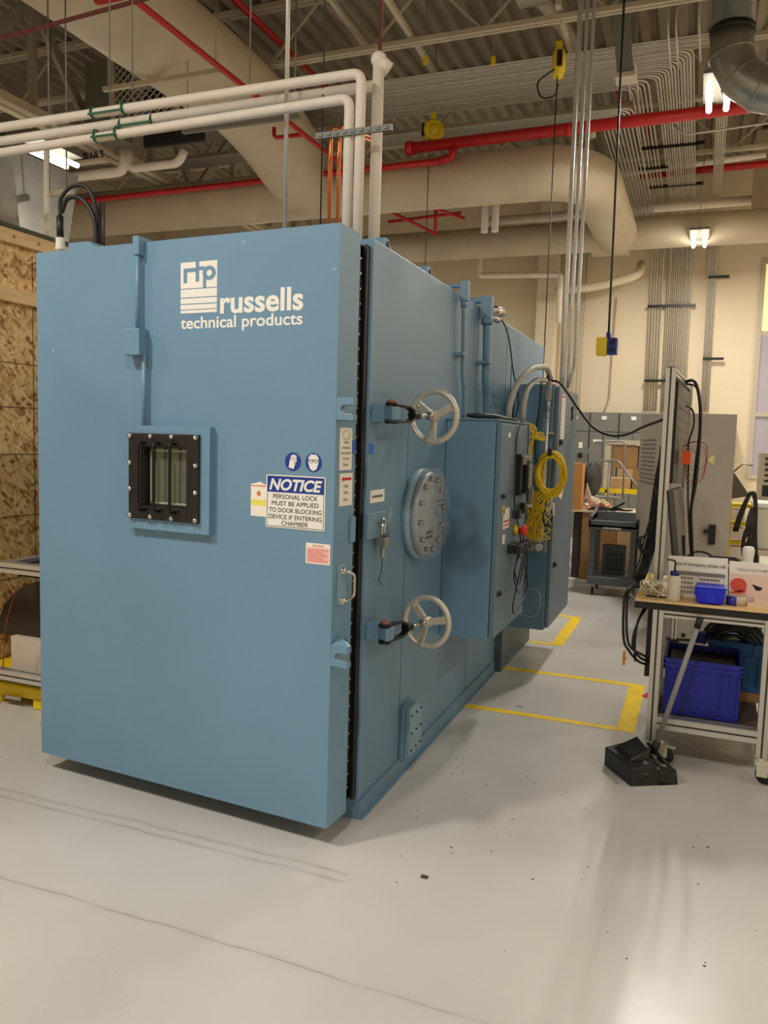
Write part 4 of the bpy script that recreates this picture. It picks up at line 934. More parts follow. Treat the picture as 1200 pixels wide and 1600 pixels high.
for i in range(7): b.tube(smooth_path([(.16+.008*i, 2.3, 1.32), (.14+.01*i, 2.3, 1.2), (.15+.012*i, 2.3, 1.05), (.17+.01*i, 2.3, .95)], 6), .0034, 5)
b.build('wires', YWIRE, t)
t = thing('yellow_cable_loop', 'small knot of yellow wire at the back corner of the control cabinet', 'cable', (.2, 2.0, 1.62))
b = MB()
for i in range(5):
    b.tube(smooth_path([(.19, 1.75, 1.715), (.24, 1.86, 1.72), (.26+.01*i, 1.95, 1.68), (.27, 2.0, 1.62-.01*i), (.23+.01*i, 2.0, 1.56-.02*i), (.25, 1.98, 1.62), (.32-.01*i, 1.98, 1.66-.01*i), (.35, 1.98, 1.61), (.28, 1.98, 1.64)], 5), .0035, 5)
b.build('wires', YWIRE, t)
t = thing('receptacle_box', 'grey outlet box with four white round receptacles under the yellow wires', 'outlet', (.26, 2.36, .89))
MB().box(.18, .322, 2.355, 2.42, .865, .985).build('casing', GALV, t, bevel=.003)
for x, z in ((.215, .9), (.28, .9), (.215, .955), (.28, .955)):
    r = MB().cyl((x, 2.335, z), (x, 2.356, z), .023, 18).build('receptacle', WHITE, t)
    MB().box(x-.008, x-.005, 2.333, 2.336, z-.006, z+.006).box(x+.005, x+.008, 2.333, 2.336, z-.006, z+.006).build('slot', INK, r)
solo(MB().box(.33, .37, 2.3, 2.35, 1.12, 1.2).cyl((.35, 2.31, 1.2), (.35, 2.31, 1.24), .012, 8), 'plug_bundle', mat('pale_plug', (214, 210, 204), .5), 'pale plug hanging by the lower right of the yellow coil', 'plug')
solo(wire([(.34, 2.3, 1.2), (.31, 2.28, 1.12), (.33, 2.27, 1.05), (.36, 2.29, 1.08), (.36, 2.3, 1.16)], .006), 'cord', BLACK, 'short black cord bunch below the pale plug', 'cord')
solo(MB().ball((.2, 2.25, 1.52), .014), 'wire_connector', RED, 'small red connector tip beside the yellow coil', 'connector')
for k, (pts, r, lb) in enumerate((
    ([(-.03, 2.1, 2.376), (.02, 2.12, 2.36), (.06, 2.15, 2.25), (.09, 2.18, 2.05), (.13, 2.2, 1.85), (.12, 2.1, 1.72)], .0045, 'black cord falling from the chamber roof to the cabinet top'),
    ([(.24, 2.36, 2.0), (.235, 2.36, 1.85), (.22, 2.36, 1.6), (.24, 2.36, 1.4)], .005, 'black cord hanging between the chamber and the rear cabinet'),
    ([(.05, 2.3, 2.1), (.05, 2.3, 1.75)], .003, 'short dark cord against the chamber side behind the arches'))):
    solo(wire(pts, r), 'cord', BLACK, lb, 'cord')
solo(wire([(.2, 2.36, .62), (.29, 2.33, .6), (.31, 2.33, .52), (.27, 2.33, .43), (.19, 2.33, .43), (.16, 2.36, .44)], .0025), 'thin_wire', EMTP, 'thin pale wire looping below the white receptacles', 'wire')
solo(wire([(.27, 2.45, 2.01), (.34, 2.45, 2.0), (.4, 2.45, 1.93), (.47, 2.48, 1.83), (.58, 2.4, 1.71), (.7, 2.3, 1.655), (.82, 2.1, 1.66), (.93, 1.8, 1.70), (1.06, 1.5, 1.74)], .0075, 8, 8), 'black_cable', BLACK, 'black cable sagging from the rear cabinet to the bench frame', 'cable')
# black hose loop and plug on the chamber roof, left
t = thing('cable_gland_hose', 'black hose loop with white coupling on the chamber roof at left', 'hose', (-1.6, .1, 2.376))
MB().cyl((-1.655, .09, 2.376), (-1.655, .09, 2.41), .012, 12).build('brass_stub', COPPER, t)
MB().cyl((-1.655, .09, 2.4), (-1.655, .09, 2.5), .021, 14).cyl((-1.655, .09, 2.44), (-1.655, .09, 2.455), .024, 14).build('coupling', mat('pvc_white', (214, 208, 198), .5), t)
MB().cyl((-1.655, .09, 2.5), (-1.655, .09, 2.6), .016, 12).build('sleeve', BLACK, t)
MB().tube(smooth_path([(-1.655, .09, 2.6), (-1.65, .09, 2.68), (-1.59, .1, 2.735), (-1.5, .1, 2.72), (-1.45, .1, 2.62), (-1.46, .12, 2.5), (-1.52, .12, 2.44)], 7), .009, 8).tube(smooth_path([(-1.655, .1, 2.62), (-1.62, .1, 2.68), (-1.55, .1, 2.68), (-1.49, .1, 2.63), (-1.455, .1, 2.55), (-1.45, .1, 2.4)], 7), .011, 8).build('hose', BLACK, t)
b = MB()
for x in (-1.445, -1.425): b.cyl((x, .12, 2.376), (x, .12, 2.66), .008, 8)
solo(b, 'upright_tube', mat('dark_tube', (60, 42, 42), .5), 'pair of dark upright tubes beside the black hose loop', 'tube')
pipe([(-.92, 1.0, 2.37), (-.92, 1.0, 2.72)], .005, 'valve_stem', BLACK, 'tiny dark valve stem behind the chamber roof edge', 'valve')

# ---------------------------------------------------------------- strand board wall and left bench
t = thing('strand_board_wall', 'tall strand board partition with pine studs at the left edge', 'partition', (-2.88, 1.2, 0))
MB().box(-2.87, -2.85, -1.2, 3.2, 0, 2.82).build('board', OSB, t)
MB().box(-2.849, -2.81, -1.2, 3.2, 2.735, 2.82).build('top_plate', WOOD, t)
MB().box(-2.849, -2.81, -1.2, 3.2, 2.375, 2.46).build('mid_rail', WOOD, t)
b = MB()
for z in (2.0, 1.72, 1.42, 1.02, .62): b.box(-2.8495, -2.848, -1.2, 3.2, z, z+.004)
for y in (1.1,): b.box(-2.8495, -2.848, y, y+.004, 0, 2.7)
b.build('board_joint', mat('joint_brown', (84, 58, 30), .8), t)
b = MB()
for y in (.92, 1.12): b.cyl((-2.81, y, 2.775), (-2.806, y, 2.775), .01, 8)
b.build('knot', CARDD, t)
MB().box(-2.9, -2.80, -1.2, 3.2, 2.821, 2.845).build('green_film', DGREEN, t)
t = thing('work_bench', 'aluminium profile bench partly hidden left of the chamber door', 'bench', (-2.6, .6, 0))
def profile(mb, a, c, s=.045, up=(0, 0, 1)):
    return mb.bar(a, c, s, s, up)
def slotbar(a, c, parent, s=.045, up=(0, 0, 1), name='rail'):
    o = MB().bar(a, c, s, s, up).build(name, ALU, parent)
    A, B = Vector(a), Vector(c); d = (B-A).normalized(); u = Vector(up)
    if abs(d.dot(u)) > .98: u = Vector((0, 1, 0))
    x = d.cross(u).normalized(); z = x.cross(d).normalized(); b = MB()
    for v in (x, -x, z, -z):
        b.bar(A+v*(s/2), B+v*(s/2), .009, .0016 if abs(v.dot(z)) > .5 else .009, up) if abs(v.dot(z)) > .5 else b.bar(A+v*(s/2), B+v*(s/2), .0016, .009, up)
    b.build('slot', ALUD, o)
    return o
slotbar((-3.4, .35, .822), (-1.7, .35, .822), t, .055); slotbar((-2.32, .38, .822), (-2.32, 1.4, .822), t, .055); slotbar((-3.4, .35, .212), (-1.7, .35, .212), t, .055)
slotbar((-1.75, .35, .0), (-1.75, .35, .8), t, name='leg'); slotbar((-1.75, 1.4, .0), (-1.75, 1.4, .8), t, name='leg'); slotbar((-2.28, 1.4, .8), (-1.7, 1.4, .8), t)
MB().box(-2.25, -1.78, .38, 1.37, .77, .785).build('recessed_top', BLKP, t)
solo(MB().prism([(-2.22+.43*math.cos(PI-PI*k/12), .35+.36*math.sin(PI*k/12)) for k in range(13)], 'y', .6, 1.05), 'dark_cover', mat('brown_dark_cover', (50, 42, 34), .5), 'dark rounded cover under the left bench', 'cover')
t = thing('cardboard_box', 'pale box standing under the left bench on a yellow base', 'box', (-2.3, .8, .13))
MB().box(-2.5, -2.0, .56, .95, .155, .36).build('carton', mat('pale_carton', (206, 194, 176), .8), t)
t = thing('plastic_pallet', 'yellow plastic platform on the floor under the left bench', 'pallet', (-2.3, .7, 0))
b = MB().box(-2.83, -1.7, .43, 1.1, .05, .12).box(-2.2, -2.0, .42, 1.1, 0, .06).box(-2.83, -2.45, .43, 1.1, 0, .06)
b.build('platform', YEL, t, bevel=.012)
MB().box(-2.5, -1.72, .46, 1.05, .121, .155).build('mat_pad', BLKP, t)
solo(MB().bar((-2.40, .41, .05), (-2.27, .41, .055), .01, .02), 'steel_strip', CHROME, 'small bright strip lying against the yellow platform', 'strip')
solo(wire([(-2.2, .33, .74), (-2.3, .34, .5), (-2.33, .34, .25), (-2.4, .36, .1), (-2.42, .4, .01)], .003), 'red_wire', mat('dark_red_wire', (140, 60, 50), .5), 'thin reddish wire hanging from the left bench to the floor', 'wire')

# ---------------------------------------------------------------- floor markings
def tape_box(x0, x1, ya, yb, w_, wy, label, name='floor_tape'):
    t = thing('floor_marking', label, 'marking', ((x0+x1)/2, (ya+yb)/2, 0))
    MB().box(x0, x1-w_, ya-wy/2, ya+wy/2, .0005, .0018).build('near_stripe', YELP, t)
    MB().box(x0, x1-w_, yb-wy/2, yb+wy/2, .0005, .0018).build('far_stripe', YELP, t)
    MB().box(x1-w_, x1, ya-wy/2, yb+wy/2, .0005, .0018).build('wide_end_stripe', YELP, t)
tape_box(.0, 1.0, 1.6, 2.50, .1, .06, 'yellow rectangle taped on the floor nearest the viewer')
tape_box(.06, .33, 3.33, 4.42, .095, .06, 'yellow rectangle taped on the floor behind the rear cabinet')
solo(MB().prism([(.99, 2.28), (1.03, 2.25), (1.085, 2.33), (1.03, 2.38)], 'z', .002, .004), 'red_sticker', RED, 'small red diamond sticker on the floor tape', 'sticker')
b = MB()
for i in range(60):
    x, y = random.uniform(.2, 2.0), random.uniform(-.6, 1.6); s = random.uniform(.002, .006)
    b.box(x, x+s*random.uniform(1, 2), y, y+s, .0003, .002)
b.box(.385, .41, -.31, -.295, .0003, .006).box(.3, .34, 1.72, 1.725, .0005, .003)
solo(b, 'floor_debris', mat('debris', (70, 62, 52), .8), 'tiny dark crumbs scattered over the grey floor', 'debris', kind='stuff')

# ---------------------------------------------------------------- dustpan
t = thing('lobby_dustpan', 'black upright dustpan with grey pole leaning on the bench', 'dustpan', (1.06, 1.0, 0))
def DP(x, y, z): return (x, y, z)
# hood: left-front edge runs A-B on the floor; mouth points to the right
A = Vector((.89, 1.045, 0)); Bp = Vector((1.034, .835, 0)); Cp = Vector((1.235, .955, 0)); Dp = Vector((1.10, 1.17, 0))
up = Vector((0, 0, 1))
b = MB()
b.hexa([A, Bp, Bp+(Cp-Bp)*.62, A+(Dp-A)*.62, A+up*.095, Bp+up*.088+Vector((.0, .012, 0)), Bp+(Cp-Bp)*.56+up*.10, A+(Dp-A)*.6+up*.125])
b.build('hood', BLKP, t, bevel=.006)
b = MB(); q = Bp+(Cp-Bp)*.6; r_ = A+(Dp-A)*.6
b.hexa([q, Cp, Dp, r_, q+up*.02, Cp+up*.004, Dp+up*.004, r_+up*.02])
sidep = lambda P0, P1, h: b.hexa([P0, P1, P1+Vector((.004, .008, 0)), P0+Vector((.004, .008, 0)), P0+up*h, P1+up*.022, P1+up*.022+Vector((.004, .008, 0)), P0+up*h+Vector((.004, .008, 0))])
for P0, P1, h in ((q, Cp, .095), (r_, Dp, .1)):
    K = 8; hh = [h*(1-.25*(k/K)**1.2) if k < K else .018 for k in range(K+1)]; th = Vector((.004, .008, 0))
    for k in range(K):
        a0 = P0+(P1-P0)*(k/K); a1 = P0+(P1-P0)*((k+1)/K)
        b.hexa([a0, a1, a1+th, a0+th, a0+up*hh[k], a1+up*hh[k+1], a1+up*hh[k+1]+th, a0+up*hh[k]+th])
b.build('scoop', BLKP, t)
b = MB()   # raised centre of the hood
m1 = A*.8+Dp*.2
b.hexa([A+(Bp-A)*.12+(Dp-A)*.12+up*.095, A+(Bp-A)*.72+(Dp-A)*.12+up*.09, A+(Bp-A)*.72+(Dp-A)*.55+up*.10, A+(Bp-A)*.12+(Dp-A)*.6+up*.12,
        A+(Bp-A)*.15+(Dp-A)*.2+up*.118, A+(Bp-A)*.68+(Dp-A)*.2+up*.110, A+(Bp-A)*.66+(Dp-A)*.55+up*.14, A+(Bp-A)*.15+(Dp-A)*.6+up*.16])
b.build('hood_ridge', BLKP, t, bevel=.004)
o = A+(Bp-A)*.86+(Dp-A)*.3+up*.086
b = MB().add([o+Vector((-.035, .0, -.03)), o+Vector((.015, -.035, -.032)), o+Vector((.06, .0, -.01)), o+Vector((.0, .04, 0)), o+Vector((.012, .005, .03))], [(0, 1, 4), (1, 2, 4), (2, 3, 4), (3, 0, 4)])
b.build('pyramid_boss', mat('grey_plastic_facet', (84, 80, 76), .5), t)
b = MB()
for s in (0, 1):
    P0 = A+(Bp-A)*(.25+.0*s)+(Dp-A)*(.62+.16*s)+up*.13; P1 = A+(Bp-A)*(.98)+(Dp-A)*(.66+.2*s)+up*.075
    b.tube([P0, P1], .008, 8)
b.build('hinge_yoke', BLACK, t)
ply = Vector((1.293, 1.08, .79)); pl0 = Vector((1.128, 1.06, .13))
MB().tube([pl0, pl0+(ply-pl0)*.93], .0125, 14).build('pole', GREYBAR, t, 'grey pole')
MB().tube([pl0+(ply-pl0)*.92, ply], .0155, 14).build('grip', BLACK, t)
MB().cyl(pl0-(ply-pl0)*.05, pl0+(ply-pl0)*.04, .019, 12).build('pole_socket', BLACK, t)

# ---------------------------------------------------------------- right work bench
t = thing('work_bench', 'aluminium bench with maple top at the right edge', 'bench', (1.5, 1.5, 0))
TZ = .834
MB().box(.985, 2.6, 1.17, 2.0, TZ-.012, TZ).build('worktop', MAPLE, t, 'maple laminate worktop')
MB().box(.983, 2.6, 1.168, 2.0, TZ-.046, TZ-.012).build('edge_band', BLACK, t)
slotbar((1.098, 1.195, .115), (1.098, 1.195, TZ-.047), t, .05, name='leg')
slotbar((1.605, 1.195, .115), (1.605, 1.195, TZ-.047), t, .05, name='leg')
slotbar((1.098, 1.95, .115), (1.098, 1.95, TZ-.047), t, .05, name='leg'); slotbar((1.605, 1.95, .115), (1.605, 1.95, TZ-.047), t, .05, name='leg')
slotbar((1.123, 1.195, .215), (1.58, 1.195, .215), t, .06); slotbar((1.098, 1.22, .215), (1.098, 1.925, .215), t, .05); slotbar((1.123, 1.95, .215), (1.58, 1.95, .215), t, .05)
slotbar((1.123, 1.195, TZ-.065), (1.58, 1.195, TZ-.065), t, .035); slotbar((1.63, 1.195, .215), (2.55, 1.195, .215), t, .05)
MB().box(1.12, 1.6, 1.22, 1.93, .228, .24).build('lower_shelf', mat('shelf_brown', (96, 80, 66), .6), t)
def caster(x, y, par, plate=True):
    b = MB().lathe([(.0001, -.014), (.04, -.014), (.044, -.008), (.044, .008), (.04, .014), (.0001, .014)], (x+.02, y, .045), (.35, 1, 0), 22)
    o = b.build('caster_wheel', BLACK, par)
    MB().box(x-.02, x+.03, y-.028, y-.02, .04, .1).box(x-.02, x+.03, y+.02, y+.028, .04, .1).box(x-.028, x+.035, y-.03, y+.03, .095, .105).cyl((x, y, .1), (x, y, .118), .016, 10).box(x+.035, x+.07, y-.012, y+.012, .085, .092).build('caster_fork', mat('caster_ivory', (206, 200, 180), .5), o, bevel=.002)
caster(1.15, 1.20, t); caster(1.605, 1.15, t); caster(1.098, 1.95, t); caster(1.605, 1.95, t)
# upright frame and panel on the bench
t = thing('bench_frame', 'tall aluminium upright frame standing on the right bench', 'frame', (1.1, 1.8, TZ))
slotbar((1.078, 1.44, TZ), (1.078, 1.44, 2.0), t, .048, name='post')
slotbar((1.155, 2.32, TZ), (1.155, 2.32, 1.97), t, .045, name='post')
slotbar((1.08, 1.46, 1.985), (1.155, 2.32, 1.96), t, .035, name='top_rail')
MB().cyl((1.078, 1.44, 2.0), (1.078, 1.44, 2.004), .026, 12).build('end_cap', BLACK, t)
MB().hexa([(1.10, 1.56, 1.4), (1.15, 2.28, 1.37), (1.165, 2.28, 1.37), (1.115, 1.56, 1.4), (1.10, 1.56, 1.94), (1.15, 2.28, 1.92), (1.165, 2.28, 1.92), (1.115, 1.56, 1.94)]).build('rack_panel', BLKP, t, 'dark vented panel')
b = MB()
for k in range(9): b.hexa([(1.1155, 1.6, 1.42+k*.056), (1.162, 2.25, 1.4+k*.056), (1.167, 2.25, 1.4+k*.056), (1.1185, 1.6, 1.42+k*.056), (1.1155, 1.6, 1.428+k*.056), (1.162, 2.25, 1.408+k*.056), (1.167, 2.25, 1.408+k*.056), (1.1185, 1.6, 1.428+k*.056)])
b.build('panel_slat', DARKST, t)
t = thing('monitor', 'flat black monitor seen edge-on from behind on the bench', 'monitor', (1.16, 1.6, TZ))
MB().hexa([(1.178, 1.4, 1.0), (1.208, 1.85, .98), (1.186, 1.85, .98), (1.15, 1.4, 1.0), (1.128, 1.4, 1.37), (1.168, 1.85, 1.37), (1.146, 1.85, 1.37), (1.10, 1.4, 1.37)]).build('screen_housing', mat('monitor_back', (74, 70, 66), .45), t, bevel=.004)
MB().hexa([(1.150, 1.4, 1.0), (1.186, 1.85, .98), (1.178, 1.85, .98), (1.142, 1.4, 1.0), (1.10, 1.4, 1.37), (1.146, 1.85, 1.37), (1.138, 1.85, 1.37), (1.092, 1.4, 1.37)]).build('screen', BLACK, t)
MB().bar((1.185, 1.63, 1.12), (1.2, 1.63, TZ), .02, .03).box(1.14, 1.29, 1.55, 1.72, TZ, TZ+.012).build('stand', BLACK, t)
# cables of the frame
for pts, r, lb in (([(1.13, 2.0, 1.97), (1.19, 1.85, 1.96), (1.225, 1.8, 1.84), (1.235, 1.8, 1.66), (1.23, 1.8, 1.4), (1.215, 1.8, 1.25), (1.23, 1.8, 1.08), (1.25, 1.78, .86)], .009, 'thick black cable arching from the frame top down behind the monitor'),
                   ([(1.135, 2.0, 1.96), (1.2, 1.87, 1.93), (1.232, 1.82, 1.8), (1.225, 1.82, 1.5), (1.21, 1.83, 1.2)], .006, 'second black cable arching beside the thick one on the bench frame'),
                   ([(1.15, 1.9, 1.83), (1.19, 1.85, 1.8), (1.2, 1.82, 1.72), (1.18, 1.82, 1.62), (1.185, 1.85, 1.52), (1.195, 1.9, 1.3), (1.22, 1.9, 1.05), (1.25, 1.9, .86)], .005, 'shorter black cable loop beside the dark vented panel'),
                   ([(1.2, 1.6, 1.0), (1.26, 1.6, 1.04), (1.33, 1.62, 1.02), (1.36, 1.62, .93), (1.33, 1.62, .86)], .006, 'black cable arch on the bench right of the monitor'),
                   ([(1.19, 1.55, 1.0), (1.24, 1.55, .98), (1.27, 1.55, .9), (1.31, 1.6, .86)], .008, 'short black cable sloping from the monitor to the bench')):
    solo(wire(pts, r), 'cable', BLACK, lb, 'cable')
t = thing('wire_loops', 'loose thin red and black wire loops hanging right of the dark panel', 'wires', (1.2, 1.85, 1.45))
b = MB(); b2 = MB()
for i in range(8):
    a = random.uniform(.03, .11); z = 1.58+random.uniform(-.04, .04); e = random.uniform(-.12, .03)
    (b if i % 2 else b2).tube(smooth_path([(1.15, 1.88, z), (1.18+a*.4, 1.86, z+.03), (1.18+a, 1.85, z-.0), (1.17+a, 1.85, z-.06+e), (1.15+a*.4, 1.86, z-.07+e), (1.16, 1.88, z-.03)], 5), .0012, 5)
b.build('black_wire', BLACK, t); b2.build('red_wire', REDI, t)
solo(MB().prism(rrect(1.15, 1.195, 1.50, 1.575, .008), 'y', 1.78, 1.82), 'orange_connector', ORANGE, 'bright orange connector block hanging beside the dark panel', 'connector')
t = thing('cable_bunch', 'thick bunch of black cords hanging down the left of the frame post', 'cables', (1.0, 1.55, .8))
b = MB()
for i in range(13):
    o = random.uniform(-.018, .018); o2 = random.uniform(-.03, .03)
    b.tube(smooth_path([(1.045+o*.4, 1.55, 1.6-i*.03), (1.03+o, 1.56, 1.35), (1.02+o2, 1.56, 1.1), (1.0+o2, 1.55, .97), (.975+o2, 1.5, .88), (.97+o, 1.4, .85)], 5), .0045, 5)
for i in range(6):
    b.tube(smooth_path([(1.0, 1.53, 1.12), (.975-.003*i, 1.52, 1.09), (.985, 1.52, 1.04-.004*i), (1.02+.004*i, 1.52, 1.045), (1.03, 1.52, 1.09), (1.0, 1.53, 1.12)], 5), .0045, 5)
b.build('cords', BLACK, t)
t = thing('hanging_cables', 'black cables drooping over the left end of the right bench', 'cables', (.97, 1.3, .5))
b = MB()
for pts in ([(1.0, 1.45, .88), (.955, 1.3, .87), (.945, 1.2, .8), (.955, 1.17, .65), (.98, 1.17, .58), (1.05, 1.19, .54)],
            [(1.0, 1.4, .87), (.94, 1.25, .86), (.93, 1.2, .78), (.94, 1.18, .62), (.97, 1.18, .56), (1.02, 1.22, .50), (1.08, 1.3, .47)],
            [(1.03, 1.3, .78), (1.0, 1.2, .7), (.985, 1.18, .6), (1.02, 1.2, .53), (1.08, 1.25, .5)],
            [(1.05, 1.35, .78), (1.0, 1.3, .7), (.99, 1.25, .6), (1.0, 1.22, .5)]):
    b.tube(smooth_path(pts, 6), .0065, 6)
b.build('cords', BLACK, t)
MB().box(1.045, 1.075, 1.26, 1.3, .42, .788).build('black_duct', BLACK, t)
MB().box(.945, .957, 1.12, 1.135, .5, .57).box(.957, .965, 1.12, 1.13, .53, .54).build('amber_clip', mat('amber_clip', (200, 130, 40), .5), t, 'amber clip')
t = thing('beige_wires', 'tangle of pale beige wires lying on the bench corner', 'wires', (1.06, 1.35, TZ))
b = MB()
for i in range(14):
    x, y = random.uniform(1.0, 1.06), random.uniform(1.3, 1.42)
    b.tube(smooth_path([(x, y, TZ+.01), (x+random.uniform(-.02, .04), y-.04, TZ+random.uniform(.02, .09)), (x+.05, y-.05, TZ+random.uniform(.02, .08)), (x+random.uniform(.04, .11), y-.06, TZ+random.uniform(.005, .03))], 5), random.choice([.0028, .004, .0055]), 6)
b.build('wires', mat('pale_wire', (226, 216, 186), .5), t)
MB().bar((1.0, 1.3, TZ+.002), (1.04, 1.3, TZ+.03), .012, .01).box(1.03, 1.05, 1.3, 1.33, TZ+.08, TZ+.11).build('connector', mat('pale_connector', (206, 202, 90), .5), t)
solo(MB().bar((1.04, 1.27, TZ+.05), (1.14, 1.30, TZ+.095), .012, .012), 'pale_cable', mat('pale_cable', (226, 222, 205), .5), 'stiff pale cable slanting up behind the squeeze bottle', 'cable')
for pts, lb in (([(1.03, 1.26, TZ+.004), (1.09, 1.25, TZ+.004), (1.13, 1.27, TZ+.004)], 'flat black strip on the bench corner'),):
    solo(MB().tube(pts, .004, 6), 'black_lead', BLACK, lb, 'cable')
# things on the bench
t = thing('squeeze_bottle', 'milky squeeze bottle with blue cap and bent spout', 'bottle', (1.162, 1.2, TZ))
MB().lathe([(.0001, 0), (.030, 0), (.033, .004), (.033, .105), (.029, .12), (.018, .128), (.018, .132), (.0001, .132)], (1.162, 1.21, TZ), n=24).build('bottle_body', CLEAR, t)
MB().cyl((1.162, 1.21, TZ+.128), (1.162, 1.21, TZ+.148), .022, 20).build('cap', mat('navy_cap', (30, 40, 110), .4), t)
MB().tube(rpath([(1.162, 1.21, TZ+.145), (1.162, 1.21, TZ+.2), (1.135, 1.21, TZ+.204), (1.125, 1.21, TZ+.2)], .01), .0045, 8).build('spout', mat('navy_spout', (34, 36, 56), .4), t)
t = thing('emergency_contact_sheet', 'white printed emergency contact sheet standing on the bench', 'paper', (1.28, 1.37, TZ))
Mx = Matrix.Translation((0, 0, 0))
MB().hexa([(1.137, 1.352, TZ), (1.417, 1.352, TZ), (1.417, 1.358, TZ), (1.137, 1.358, TZ), (1.125, 1.36, 1.038), (1.405, 1.36, 1.045), (1.405, 1.366, 1.045), (1.125, 1.366, 1.038)]).build('board', PAPER, t)
yp = 1.3495
b = letters(MB(), 'case of emergency please call', 1.155, 1.395, .992, 1.013, yp, bold=.006); b.build('lettering', INK, t)
b = MB()
for k in range(5): b.box(1.165, 1.395, yp, yp+.0008, .965-k*.024, .9655-k*.024)
for x in (1.27, 1.395): b.box(x, x+.0008, yp, yp+.0008, .869, .965)
b.box(1.165, 1.395, yp+.0002, yp+.001, .949, .965)
for k in range(4):
    for j in range(5): b.box(1.172+j*.016, 1.184+j*.016, yp, yp+.0006, .928-k*.024, .936-k*.024)
    if k < 2:
        for j in range(6): b.box(1.28+j*.016, 1.292+j*.016, yp, yp+.0006, .928-k*.024, .936-k*.024)
b.build('table_print', INKG, t)
t = thing('picture_sheet', 'white sheet with a pink and red picture at the bench right', 'paper', (1.55, 1.37, TZ))
MB().hexa([(1.422, 1.345, TZ), (1.75, 1.345, TZ), (1.75, 1.351, TZ), (1.422, 1.351, TZ), (1.412, 1.355, 1.035), (1.74, 1.355, 1.035), (1.74, 1.361, 1.035), (1.412, 1.361, 1.035)]).build('board', PAPER, t)
MB().box(1.425, 1.74, 1.342, 1.3445, .86, .975).build('picture', mat('flesh_print', (236, 206, 190), .6), t)
MB().prism(circ(1.46, .92, .035, 20, 1.1), 'y', 1.3405, 1.342).prism([(1.43, .885), (1.5, .9), (1.49, .88), (1.43, .875)], 'y', 1.3405, 1.342).build('red_shape', mat('red_shape', (220, 80, 66), .5), t)
b = MB().prism([(1.52, .93), (1.57, .915), (1.56, .9), (1.54, .9)][::-1], 'y', 1.3405, 1.342)
letters(b, 'CABLE & JOINT EXAMPLE', 1.45, 1.6, .992, 1.004, 1.3405, bold=.004); b.build('lettering', INK, t)
t = thing('small_parts_bin', 'bright blue plastic parts bin on the bench front', 'bin', (1.33, 1.26, TZ))
b = MB(); b.hexa([(1.272, 1.19, TZ), (1.39, 1.19, TZ), (1.39, 1.33, TZ), (1.272, 1.33, TZ), (1.262, 1.175, TZ+.085), (1.40, 1.175, TZ+.085), (1.40, 1.335, TZ+.085), (1.262, 1.335, TZ+.085)])
b.build('bin_body', BINB, t, bevel=.012)
MB().box(1.26, 1.402, 1.172, 1.182, TZ+.08, TZ+.09).box(1.255, 1.266, 1.18, 1.33, TZ+.045, TZ+.06).box(1.31, 1.36, 1.176, 1.184, TZ+.012, TZ+.05).build('rim', BINB, t, bevel=.002)
t = thing('tape_roll', 'clear and blue tape roll lying right of the blue bin', 'tape', (1.46, 1.26, TZ))
MB().cyl((1.46, 1.26, TZ), (1.46, 1.26, TZ+.048), .042, 28).build('clear_roll', mat('clear_tape', (216, 200, 170), .25, alpha=.8), t)
MB().cyl((1.435, 1.245, TZ), (1.435, 1.245, TZ+.046), .03, 24).build('blue_core', mat('violet_core', (50, 46, 150), .4), t)
solo(MB().box(1.5, 1.62, 1.24, 1.34, TZ, TZ+.02).box(1.53, 1.66, 1.25, 1.33, TZ+.02, TZ+.036), 'paper_stack', mat('skin_paper', (228, 200, 180), .6), 'small stack of pinkish papers right of the tape roll', 'paper')
t = thing('spray_bottle', 'white and clear upright sprayer bottle behind the picture sheet', 'bottle', (1.5, 1.6, TZ))
MB().lathe([(.0001, 0), (.032, 0), (.034, .005), (.034, .135), (.03, .15), (.026, .16)], (1.51, 1.6, TZ), n=22).build('bottle_body', mat('clear_grey', (190, 186, 180), .2, alpha=.75), t)
MB().lathe([(.03, .15), (.026, .18), (.03, .215), (.03, .24), (.022, .252), (.0001, .255)], (1.51, 1.6, TZ), n=22).build('cap', WHITE, t)
t = thing('coiled_hose_stand', 'bunch of black hoses draped behind the sprayer bottle', 'hose', (1.5, 1.9, TZ))
b = MB()
for i in range(8):
    o = random.uniform(-.018, .018)
    b.tube(smooth_path([(1.455+o, 1.93, 1.13), (1.475+o, 1.93, 1.22), (1.505+o, 1.93, 1.32+o), (1.53+o, 1.93, 1.355), (1.55+o*.5, 1.93, 1.28), (1.555+o, 1.93, 1.1), (1.57+o*2, 1.9, .9)], 5), .006, 6)
for i in range(8): b.tube(smooth_path([(1.5+.01*i, 1.9, 1.0), (1.49+random.uniform(0, .05), 1.9, 1.08), (1.52+random.uniform(-.02, .03), 1.9, 1.18), (1.53, 1.92, 1.27)], 5), .008, 6)
b.build('hoses', BLACK, t)
MB().box(1.46, 1.62, 1.86, 2.0, TZ, TZ+.12).build('black_case', BLKP, t, bevel=.008)
solo(MB().box(1.56, 1.8, 1.6, 1.8, TZ, TZ+.13), 'instrument_case', BLKP, 'black instrument case at the far right of the bench', 'case', bevel=.006)
t = thing('metal_parts', 'pile of grey connectors and black leads beside the monitor', 'parts', (1.4, 1.55, TZ))
b = MB()
for i in range(16):
    x, y = random.uniform(1.3, 1.5), random.uniform(1.45, 1.65); a = random.uniform(0, 3)
    b.bar((x, y, TZ+.02+random.uniform(0, .05)), (x+.05*math.cos(a), y+.05*math.sin(a), TZ+.03+random.uniform(0, .05)), .02, .016)
b.box(1.29, 1.52, 1.43, 1.66, TZ, TZ+.16)
b.build('parts', mat('parts_grey', (120, 116, 110), .5, var=.5, scale=30), t)
b = MB()
